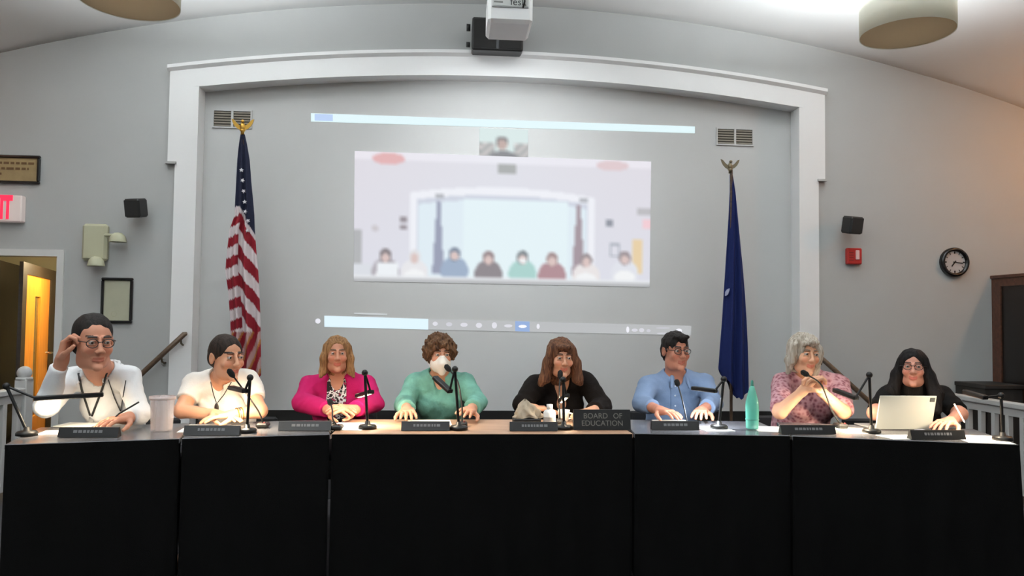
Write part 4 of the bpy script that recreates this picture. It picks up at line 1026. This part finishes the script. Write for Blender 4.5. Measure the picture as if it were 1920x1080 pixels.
    for q in (-1, 1):
        K((0, -.0875, -.0605), (q*.022, -.080, -.0600+up_), .0072, .0058, .005); K((0, -.088, -.0715), (q*.019, -.081, -.0690+up_), .0085, .0066, .005)
        K((0, -.0955, -.0660), (q*.026, -.086, -.0650+up_), .0024, .0020, .003, True)
    parts.append(hp.mesh()); nb_body = len(parts[0][0]); nh = len(parts[1][0])
    # ---- hands
    for i in (0, 1):
        fw, nn, cu = S['hand'][i]; w_ = wr[i]; c = V3(w_)+V3(Vector(fw).normalized())*.07
        hf = Field(np.minimum(c-.13, V3(w_)-.09), np.maximum(c+.13, V3(w_)+.09), .003)
        hand_prims(hf, w_, fw, nn, 1 if i == 0 else -1, cu, S.get('hs', 1.0), elbow=el[i]); parts.append(hf.mesh())
    Vall = np.concatenate([p[0] for p in parts]); sk = np.array(srgb(*S['skin'])[:3]); cols = np.tile(sk, (len(Vall), 1))
    Hm = np.array(HR); loc = (parts[1][0]-V3(Hc)) @ Hm / s
    hc = cols[nb_body:nb_body+nh]; x, y, z = loc.T; fr = y < -.045
    zl = z+.0660-up_*(x/.022)**2; lip = fr & (np.abs(x) < .025-.3*np.abs(zl)) & (np.abs(zl) < .0105); hc[lip] = hc[lip]*np.array((.86, .60, .60)) if not fem else hc[lip]*np.array((.86, .50, .52))
    brow = fr & (np.abs(np.abs(x)-.030) < .019) & (np.abs(z-.0335+.12*(np.abs(x)-.03)**2*100*.3) < .0042); hc[brow] = np.array(srgb(*S['brow'])[:3])
    chk = fr & (((np.abs(x)-.038)**2+(z+.025)**2) < .018**2); hc[chk] = hc[chk]*np.array((1.04, .88, .86))
    if S.get('beard'):
        bd = (z < -.035) & (y < .0) & (z > -.125) & ~lip & (np.abs(x) < .075); hc[bd] = hc[bd]*np.array((.80, .80, .82))
    body = mesh_obj('body', parts, skinmat(), root, cols)
    for q in (-1, 1):
        eb = MB().ball(H(q*.031, -.0805, .009), .0118*s, 14, 10, 0, HR).ball(H(q*.031+.0008, -.0875, .0085), (.0066*s, .0062*s, .0066*s), 10, 8, 1, HR)
        eb.build('eye', [mat('eye_white', srgb(176, 170, 164), .25), mat('iris', srgb(*S.get('iris', (52, 36, 26))), .2)], root)
    # ---- hair
    ht, m_ = S['hair']; hf = Field(V3(Hc)-np.array((.24, .22, .40))*s, V3(Hc)+np.array((.24, .24, .2))*s, .0042)
    E = lambda c, r, k=.015, sub=False: hf.ell(H(*c), np.array(r)*s, HR, k, sub); K = lambda a, b, ra, rb, k=.02, sub=False: hf.cap(H(*a), H(*b), ra*s, rb*s, k, sub)
    amp, wl, stretch = .0015, 60, .2
    if ht == 'short':
        E((0, .018, .042), (.082, .097, .086)); E((0, .055, -.01), (.076, .062, .072), .02); E((.01, -.055, .092), (.05, .035, .022), .02)
        E((0, -.090, -.016), (.061, .074, .078), .010, True); E((0, -.03, -.125), (.1, .09, .085), .012, True)
        for q in (-1, 1): E((q*.087, .014, -.014), (.017, .024, .034), .006, True)
        amp, wl, stretch = .0028, 150, .8
    if ht == 'receding':
        E((0, .024, .040), (.081, .094, .088)); E((0, .055, -.01), (.076, .062, .07), .02)
        E((0, -.095, .012), (.064, .082, .070), .012, True); E((0, -.03, -.12), (.1, .09, .09), .012, True)
        for q in (-1, 1): E((q*.085, .012, -.018), (.02, .026, .036), .006, True)
    if ht == 'pulled':
        E((0, .020, .036), (.081, .097, .088)); E((0, .06, -.01), (.07, .055, .06), .02); E((0, .125, .02), (.04, .035, .04), .012)
        E((0, -.092, -.01), (.067, .078, .083), .01, True); E((0, -.02, -.11), (.1, .08, .085), .012, True)
        for q in (-1, 1): E((q*.085, .012, -.014), (.02, .026, .036), .006, True)
    if ht == 'straight':
        E((0, .020, .040), (.086, .098, .088)); E((0, .05, -.05), (.088, .058, .11), .02)
        for q in (-1, 1):
            K((q*.068, -.005, .05), (q*.084, -.005, -.03), .026, .028); K((q*.084, -.005, -.03), (q*.092, -.012, -.115), .028, .024); K((q*.092, -.012, -.115), (q*.108, -.03, -.15), .022, .012)
        E((0, -.090, -.012), (.062, .074, .092), .010, True); amp, wl, stretch = .002, 130, .12
    if ht == 'curly':
        E((0, .016, .050), (.100, .104, .092)); E((0, .05, -.005), (.098, .072, .075), .03)
        for q in (-1, 1): E((q*.082, -.012, .018), (.034, .045, .056), .02)
        E((0, -.095, -.03), (.062, .066, .078), .015, True); amp, wl, stretch = .0055, 150, 1
    if ht == 'long':
        E((0, .018, .044), (.090, .100, .090)); E((0, .055, -.06), (.092, .06, .13), .02)
        for q in (-1, 1):
            K((q*.066, -.02, .055), (q*.088, -.02, -.03), .030, .034); K((q*.088, -.02, -.03), (q*.112, -.025, -.135), .036, .034); K((q*.112, -.025, -.135), (q*.135, -.02, -.165), .032, .018)
        E((0, -.092, -.026), (.056, .076, .080), .010, True); E((0, -.07, .075), (.05, .03, .02), .015); amp, wl, stretch = .003, 120, .15
    if ht == 'verylong':
        E((0, .018, .040), (.084, .098, .088)); E((0, .06, -.08), (.10, .06, .17), .02)
        for q in (-1, 1):
            K((q*.066, -.005, .045), (q*.090, -.005, -.05), .026, .034); K((q*.090, -.005, -.05), (q*.125, -.02, -.16), .036, .042); K((q*.125, -.02, -.16), (q*.13, -.05, -.26), .042, .03)
        E((0, -.092, -.02), (.062, .075, .092), .010, True); amp, wl, stretch = .0022, 120, .12
    if ht == 'bob':
        E((0, .022, .046), (.092, .100, .088)); E((0, .06, -.03), (.094, .062, .095), .03)
        for q in (-1, 1):
            E((q*.080, -.004, .0), (.028, .045, .07), .02); K((q*.085, .01, -.05), (q*.09, .02, -.115), .03, .02)
        E((0, -.095, -.026), (.063, .07, .082), .012, True); K((-.05, -.075, .072), (.03, -.085, .085), .018, .012, .015); amp, wl, stretch = .0045, 110, .6
    rn = np.random.RandomState(len(S['label'])); ph = rn.rand(6)*6
    def hn(x, y, z):
        X, Y, Z = x-Hc.x, y-Hc.y, (z-Hc.z)*stretch
        return amp*(np.sin(X*wl+ph[0]+3*np.sin(Z*wl*.4+ph[3]))*np.sin(Y*wl*.9+ph[1])+.7*np.sin(Z*wl*.8+ph[2]+2*np.sin(X*wl*.5)))+amp*.5*np.sin(X*wl*2.3+Y*wl*1.7+ph[4])
    hf.noise(hn); mesh_obj('hair', [hf.mesh()], m_, root)
    # ---- clothes
    rn = np.random.RandomState(len(S['label'])+5)
    Kf = [(rn.randn(3)*np.array((18, 14, 12)), rn.rand()*6) for _ in range(5)]
    def folds(a):
        def fn(x, y, z): return .45*a*np.sin(x*61+2.2*np.sin(z*37+y*20)+Kf[0][1])*np.sin(z*52+1.8*np.sin(x*33)+Kf[1][1])+sum(a*np.sin(x*k[0]+y*k[1]+z*k[2]+p+1.5*np.sin(z*23+p)) for k, p in Kf)/2.2
        return fn
    FRT = -bk
    for g in S['wear']:
        fg = Field(lo, hi, .0068, np.arange(.42, hi[2]+.03, .0068)); infl = g.get('g', .011)
        torso(fg, infl); arms(fg, infl, g.get('sleeve', 2.0), g.get('cuff', infl))
        if g.get('hem'): fg.box((Pv.x, Pv.y, .42), (.4, .4, .04), .01, sub=True)
        for i in (0, 1):                                     # cut sleeve ends square
            r_ = g.get('sleeve', 2.0)
            if r_ <= 1.0: p = sh[i]+(el[i]-sh[i])*r_; d = (el[i]-sh[i]).normalized()
            else: p = el[i]+(wr[i]-el[i])*(r_-1); d = (wr[i]-el[i]).normalized()
            Rm = d.to_track_quat('Z', 'Y').to_matrix(); fg.box(p+d*.075, (.075, .075, .075), .005, Rm, k=.004, sub=True)
        fg.noise(folds(g.get('fold', .0035)))
        fg.cap(nb+Vector((0, 0, .0)), H(0, .02, -.02), (.058 if not fem else .056)*s*g.get('nk', 1), .085*s, k=.006, sub=True)
        if 'vee' in g:                                       # front opening: depth down, width at top
            dep, wt, wb = g['vee']; top = nb+FRT*.075+Vector((0, 0, .01)); bot = sp(.78)+FRT*(.105*bw+.02)-Vector((0, 0, dep-.06))
            fg.cap(top, bot, wt, wb, k=.008, sub=True)
        if g.get('collar'):
            for k in range(14):
                a0, a1 = 2*PI*k/14+.25, 2*PI*(k+1)/14+.25
                if abs(((a0+a1)/2-PI*1.5+PI) % (2*PI)-PI) < .30: continue
                ring = lambda a, rr, zz: nb+ax_*math.cos(a)*rr+bk*(math.sin(a)*rr+.012)+Vector((0, 0, zz+.018*math.sin(a)))
                fg.cap(ring(a0, .072*s, .052), ring(a1, .072*s, .052), .009, .009, k=.004); fg.cap(ring(a0, .084*s, .030), ring(a1, .084*s, .030), .012, .012, k=.006)
            for q in (-1, 1): fg.cap(nb+ax_*q*.045*s+FRT*.070*s+Vector((0, 0, .040)), nb+ax_*q*.058*s+FRT*.105*s-Vector((0, 0, .030)), .014, .008, k=.006)
        if 'open' in g:                                      # jacket worn open
            wo = g['open']; top = nb+FRT*.08; bot = sp(.1)+FRT*(.135*bw); fg.cap(top, sp(.62)+FRT*(.125*bw), wo*.95, wo, k=.01, sub=True); fg.cap(sp(.62)+FRT*(.125*bw), bot, wo, wo*.8, k=.01, sub=True)
        mesh_obj(g['name'], [fg.mesh()], g['mat'], root)
    ft = Field(lo, hi, .014, np.arange(.06, .68, .014)); ft.ell(Pv, (.175*bw+.016, .150, .13), k=.05); legs(ft, .014)
    mesh_obj('trousers', [ft.mesh()], mat('dark_trousers', srgb(30, 32, 40), .9), root)
    # ---- extras
    if S.get('glasses'):
        gm = mat('glasses_frame', srgb(24, 20, 20), .35); gb = MB()
        for q in (-1, 1):
            gb.tube([H(q*.031+.0245*math.cos(a)*1.0, -.1035+.006*abs(math.cos(a)), .006+.0185*math.sin(a)) for a in [2*PI*k/20 for k in range(21)]], .0021*s, 6)
            gb.tube([H(q*.055, -.098, .012), H(q*.074, -.06, .012), H(q*.079, .01, .008)], .0022*s, 6)
        gb.tube([H(-.008, -.106, .012), H(0, -.113, .014), H(.008, -.106, .012)], .0021*s, 6); gb.build('eyeglasses', gm, root)
    S['_'] = dict(root=root, H=H, nb=nb, sp=sp, FRT=FRT, ax=ax_, el=el, wr=wr, sh=sh, Cm=Cm, bw=bw, s=s, bk=bk)
    # ---- chair
    ch = thing('chair', (Pv.x, Pv.y, 0), 'black padded chair under the ' + S['who'], 'chair', 'board chairs')
    cx, cy = Pv.x, Pv.y
    MB().bbox((cx, cy-.03, .362), (.22, .23, .03), bev=.02).build('seat', mat('chair_fabric', srgb(34, 34, 36), .9), ch)
    MB().bbox((cx, cy+.235, .60), (.20, .02, .10), Rx(-.12), .015).build('backrest', MATS['chair_fabric'], ch)
    for qx in (-1, 1):
        MB().tube([(cx+qx*.19, cy+.19, 0), (cx+qx*.19, cy+.2, .335), (cx+qx*.19, cy+.245, .66)], .012, 8).build('leg', blackm, ch)
        MB().tube([(cx+qx*.19, cy-.22, 0), (cx+qx*.19, cy-.2, .335)], .012, 8).build('leg', blackm, ch)
    return S
white_sh = mat('shirt_white', srgb(222, 224, 226), .85, bump=.15, bscale=120)
cream = mat('blouse_cream', srgb(226, 220, 212), .85, bump=.15, bscale=120)
pink = mat('jacket_pink', srgb(172, 22, 90), .85, bump=.25, bscale=200, spec=.2)
floral = mat_pattern('blouse_floral', [(0, srgb(20, 18, 20)), (.46, srgb(216, 214, 216)), (.56, srgb(20, 18, 22)), (.63, srgb(150, 40, 80))], 34, kind='noise')
tealc = mat('top_teal', srgb(112, 166, 152), .85, bump=.3, bscale=80, var=.35, vscale=10, spec=.2)
blackc = mat('cardigan_black', srgb(24, 19, 17), .9, bump=.25, bscale=150, spec=.15, var=.3, vscale=6)
blue = mat('shirt_blue', srgb(118, 138, 168), .85, bump=.18, bscale=140, spec=.2)
rose = mat_pattern('blouse_rose', [(0, srgb(88, 40, 52)), (.3, srgb(142, 88, 98)), (.62, srgb(180, 136, 142))], 42)
blackt = mat('tee_black', srgb(14, 14, 15), .9, bump=.2, bscale=150, spec=.15)
DN = (0, 0, -1)
h_dark = mat_hair('hair_dark', srgb(18, 16, 15), srgb(44, 38, 36)); h_dkbr = mat_hair('hair_dark_brown', srgb(30, 24, 21), srgb(58, 46, 40))
h_blond = mat_hair('hair_blond', srgb(104, 72, 44), srgb(164, 124, 84)); h_brown = mat_hair('hair_brown', srgb(66, 44, 30), srgb(120, 88, 62), 60)
h_aub = mat_hair('hair_auburn', srgb(62, 36, 26), srgb(126, 88, 64)); h_grey = mat_hair('hair_grey', srgb(146, 136, 122), srgb(198, 190, 178), 60); h_black = mat_hair('hair_black', srgb(10, 9, 9), srgb(28, 24, 24))
PEOPLE = [
 dict(who='man in the white shirt', label='person in a white shirt with dark lanyard and glasses holding a hand to the head', head=(175, 641, 3.98), s=1.13, yaw=16, pitch=6, roll=0,
      sh=((134, 712, 4.26), (240, 706, 4.26)), el=((86, 762, 4.0), (262, 780, 4.18)), wr=((116, 676, 3.92), (240, 788, 4.08)), py=4.68, bw=1.08, smile=False, skin=(196, 138, 112), brow=(40, 30, 26), hair=('receding', h_dark), glasses=True, hs=1.08,
      hand=(((.22, -.05, 1), (1, .1, -.2), 1.15), ((-.35, -.8, 0), DN, .28)), wear=[dict(name='shirt', mat=white_sh, sleeve=1.86, g=.015, cuff=.013, collar=True, fold=.0045)]),
 dict(who='woman in the white blouse', label='person in a cream blouse with dark hair pulled back speaking towards a microphone', head=(425, 670, 4.28), s=1.02, yaw=30, pitch=4, roll=0, fem=True,
      sh=((364, 722, 4.44), (464, 718, 4.44)), el=((340, 782, 4.30), (487, 778, 4.30)), wr=((398, 790, 4.24), (440, 790, 4.22)), py=4.74, bw=1.12, smile=False, skin=(206, 150, 118), brow=(46, 34, 28), hair=('pulled', h_dkbr),
      hand=(((.9, -.3, 0), DN, .25), ((-.8, -.5, 0), DN, .25)), wear=[dict(name='blouse', mat=cream, sleeve=.62, g=.018, vee=(.16, .036, .010), fold=.005)]),
 dict(who='woman in the pink jacket', label='person in a bright pink jacket over a patterned top with blond hair', head=(632, 664, 4.78), s=.90, yaw=2, pitch=0, fem=True,
      sh=((581, 723, 4.86), (686, 723, 4.86)), el=((567, 780, 4.72), (699, 780, 4.72)), wr=((618, 784, 4.44), (664, 784, 4.44)), py=5.08, bw=1.1, skin=(186, 130, 104), brow=(90, 66, 46), hair=('straight', h_blond),
      hand=(((.75, -.5, .12), (.2, .3, -1), .3), ((-.7, -.62, .2), (-.2, .3, -1), .35)), wear=[dict(name='patterned_top', mat=floral, sleeve=.4, g=.009, vee=(.02, .04, .02), fold=.002), dict(name='jacket', mat=pink, sleeve=1.9, g=.02, open=.062, fold=.0045)]),
 dict(who='woman wearing a mask', label='person wearing a white face mask and a teal top with curly brown hair', head=(824, 664, 4.76), s=.93, yaw=12, pitch=6, fem=True,
      sh=((777, 722, 4.86), (872, 720, 4.86)), el=((757, 774, 4.72), (893, 774, 4.72)), wr=((764, 780, 4.44), (882, 780, 4.44)), py=5.08, bw=1.08, skin=(200, 146, 118), brow=(80, 58, 44), hair=('curly', h_brown),
      hand=(((.1, -1, 0), DN, .25), ((-.25, -.9, .08), (-.2, .1, -1), .22)), wear=[dict(name='top', mat=tealc, sleeve=1.7, g=.02, vee=(.05, .036, .014), fold=.006)]),
 dict(who='woman with long brown hair', label='person in a black open cardigan with long brown hair at the desk sign', head=(1052, 671, 4.64), s=.94, yaw=14, pitch=4, fem=True,
      sh=((1004, 722, 4.78), (1098, 717, 4.78)), el=((980, 778, 4.62), (1128, 781, 4.62)), wr=((992, 786, 4.56), (1112, 785, 4.42)), py=5.05, bw=1.08, skin=(208, 154, 124), brow=(70, 48, 36), hair=('long', h_aub),
      hand=(((.95, -.15, 0), DN, .25), ((-.7, -.6, 0), DN, .25)), wear=[dict(name='cardigan', mat=blackc, sleeve=1.8, g=.02, vee=(.25, .048, .030), fold=.005)]),
 dict(who='man in the blue shirt', label='person in a light blue collared shirt with short dark hair and glasses', head=(1267, 658, 4.80), s=1.0, yaw=26, pitch=3, 
      sh=((1217, 722, 4.88), (1320, 719, 4.88)), el=((1203, 785, 4.74), (1336, 785, 4.74)), wr=((1236, 791, 4.46), (1316, 791, 4.46)), py=5.10, bw=1.05, skin=(182, 122, 98), brow=(34, 28, 26), hair=('short', h_dark), glasses=True,
      hand=(((.4, -.85, 0), DN, .25), ((-.4, -.85, 0), DN, .25)), wear=[dict(name='shirt', mat=blue, sleeve=1.6, g=.016, collar=True, vee=(.03, .024, .006), fold=.0045)]),
 dict(who='woman with grey hair', label='person with wavy grey hair in a rose patterned blouse resting the chin on clasped hands', head=(1509, 664, 4.50), s=.97, yaw=26, pitch=4, roll=3, fem=True,
      sh=((1468, 722, 4.62), (1570, 722, 4.62)), el=((1462, 788, 4.30), (1582, 784, 4.30)), wr=((1505, 733, 4.22), (1541, 735, 4.22)), py=4.85, bw=1.1, skin=(214, 162, 130), brow=(120, 100, 84), hair=('bob', h_grey),
      hand=(((.42, -.12, .55), (.7, .1, -.6), 1.0), ((-.42, -.12, .55), (-.7, .1, -.6), 1.0)), wear=[dict(name='blouse', mat=rose, sleeve=.9, g=.022, vee=(.05, .04, .016), fold=.005)]),
 dict(who='woman behind the tablet', label='person with very long black hair and glasses in a black top behind the tablet', head=(1712, 690, 4.34), s=.92, yaw=0, pitch=-3, fem=True,
      sh=((1668, 743, 4.44), (1766, 746, 4.44)), el=((1640, 795, 4.26), (1800, 793, 4.22)), wr=((1676, 793, 4.22), (1782, 806, 3.98)), py=4.70, bw=1.08, skin=(206, 146, 124), brow=(36, 28, 26), hair=('verylong', h_black), glasses=True,
      hand=(((.9, -.1, 0), DN, .25), ((-.75, -.5, 0.02), DN, .3)), wear=[dict(name='top', mat=blackt, sleeve=.85, g=.018, vee=(.03, .036, .014), fold=.004)]),
]
for S in PEOPLE: person(S)

# ------------------------------------------------------------------ what they wear or hold
from mathutils.bvhtree import BVHTree
def surf_fn(root, names):
    trees = []
    for ch in root.children:
        if ch.name.split('.')[0] in names:
            me = ch.data; n = len(me.vertices); co = np.empty(n*3, np.float32); me.vertices.foreach_get('co', co); co = co.reshape(-1, 3)+np.array(ORG[root.name])
            q = np.empty(len(me.loops), np.int32); me.loops.foreach_get('vertex_index', q)
            trees.append(BVHTree.FromPolygons(co.tolist(), q.reshape(-1, 4).tolist()))
    def f(px, py, off=.004):
        d = ray(px, py).normalized(); best = None
        for t in trees:
            h = t.ray_cast(Vector((0, 0, CAMH)), d)
            if h[0] is not None and (best is None or h[3] < best[0]): best = (h[3], h[0])
        return (best[1]-d*off) if best else None
    return f
def ribbon(root, f, pts, r, m, name, n=18):
    P = []
    for (a, b) in zip(pts, pts[1:]):
        for k in range(n):
            q = f(a[0]+(b[0]-a[0])*k/n, a[1]+(b[1]-a[1])*k/n)
            if q is not None: P.append(q)
    for _ in range(2): P = [P[0]]+[(P[i-1]+P[i]*2+P[i+1])/4 for i in range(1, len(P)-1)]+[P[-1]]
    return MB().tube(P, r, 8).build(name, m, root)
lan = mat('lanyard_dark', srgb(30, 32, 34), .7)
r1 = PEOPLE[0]['_']['root']; f1 = surf_fn(r1, ('shirt', 'body'))
ribbon(r1, f1, [(147, 700), (153, 730), (170, 782)], .0055, lan, 'lanyard'); ribbon(r1, f1, [(200, 700), (192, 728), (171, 783)], .0055, lan, 'lanyard')
ribbon(r1, f1, [(203, 712), (214, 745), (226, 772), (232, 735), (236, 712)], .0022, lan, 'earphone_cord')
q = f1(171, 787, .006); MB().bbox(q, (.012, .003, .016), bev=.002).build('lanyard_clip', chromem, r1)
r2 = PEOPLE[1]['_']['root']; f2 = surf_fn(r2, ('blouse', 'body'))
ribbon(r2, f2, [(395, 716), (400, 738), (406, 756)], .0022, lan, 'necklace'); ribbon(r2, f2, [(434, 716), (420, 740), (407, 756)], .0022, lan, 'necklace')
q = f2(406, 766, .008); MB().ball(q, (.012, .006, .032), 14, 10).build('pendant', mat('pendant_stone', srgb(44, 40, 38), .3), r2)
S2 = PEOPLE[1]['_']
for k in range(3):
    d = (S2['wr'][1]-S2['el'][1]).normalized(); c = S2['wr'][1]-d*(.012+.012*k); R = d.to_track_quat('Z', 'Y').to_matrix()
    MB().tube([c+R @ Vector((.034*math.cos(a), .034*math.sin(a), 0)) for a in [2*PI*i/24 for i in range(25)]], .003, 6).build('bracelet', goldm if k != 1 else chromem, r2)
# face mask
S4 = PEOPLE[3]; s4 = S4['s']; H4 = S4['_']['H']; r4 = S4['_']['root']; Hc4 = at(*S4['head'])
HR4 = Rz(math.radians(S4['yaw'])-math.atan2(Hc4.x, Hc4.y)) @ Rx(math.radians(S4['pitch']))
fm = Field(V3(Hc4)-.17, V3(Hc4)+.14, .0034)
fm.ell(H4(0, -.036, -.056), np.array((.068, .080, .066))*s4, HR4, k=0); fm.cap(H4(0, -.098, .004), H4(0, -.128, -.045), .012*s4, .016*s4, k=.03); fm.cap(H4(0, -.128, -.045), H4(0, -.098, -.108), .016*s4, .018*s4, k=.03)
fm.box(H4(0, .07, -.05), np.array((.14, .085, .14))*s4, .005, HR4, k=.006, sub=True); fm.box(H4(0, -.09, .056), np.array((.14, .1, .05))*s4, .005, HR4, k=.008, sub=True)
mesh_obj('face_mask', [fm.mesh()], mat('mask_white', srgb(232, 226, 216), .85, bump=.15, bscale=200), r4)
for q in (-1, 1):
    for z0, z1 in ((-.02, .012), (-.085, -.03)): MB().tube([H4(q*.062, -.03, z0), H4(q*.077, -.005, (z0+z1)/2), H4(q*.086, .022, z1)], .0016, 6).build('mask_strap', MATS['mask_white'], r4)
# shirt buttons and placket of the blue shirt
r6 = PEOPLE[5]['_']['root']; f6 = surf_fn(r6, ('shirt',))
for py in (724, 742, 761, 778):
    q = f6(1266, py, .002)
    if q is not None: MB().ball(q, (.006, .003, .006), 10, 6).build('button', mat('button_pale', srgb(200, 208, 220), .4), r6)
ribbon(r6, f6, [(1258, 716), (1258, 788)], .002, mat('placket_blue', srgb(104, 128, 164), .85), 'placket')
# pens
S8 = PEOPLE[7]['_']; w8 = S8['wr'][1]
p0 = at(1789, 757, w8.y-.02); p1 = at(1809, 793, w8.y-.06)
o = tag(MB().tube([p0, p0+(p1-p0)*.93, p1], [.0045, .0045, .001], 10).build('pen', mat('pen_white', srgb(230, 225, 222), .35)), 'white pen leaning in the hand behind the tablet', 'pen')
w1 = PEOPLE[0]['_']['wr'][1]
tag(MB().tube([w1+Vector((-.06, -.08, -.012)), w1+Vector((-.02, -.06, .03)), w1+Vector((.06, -.02, .085))], [.001, .0045, .0045], 10).build('pen', blackgloss), 'black pen in the hand resting on the table', 'pen')
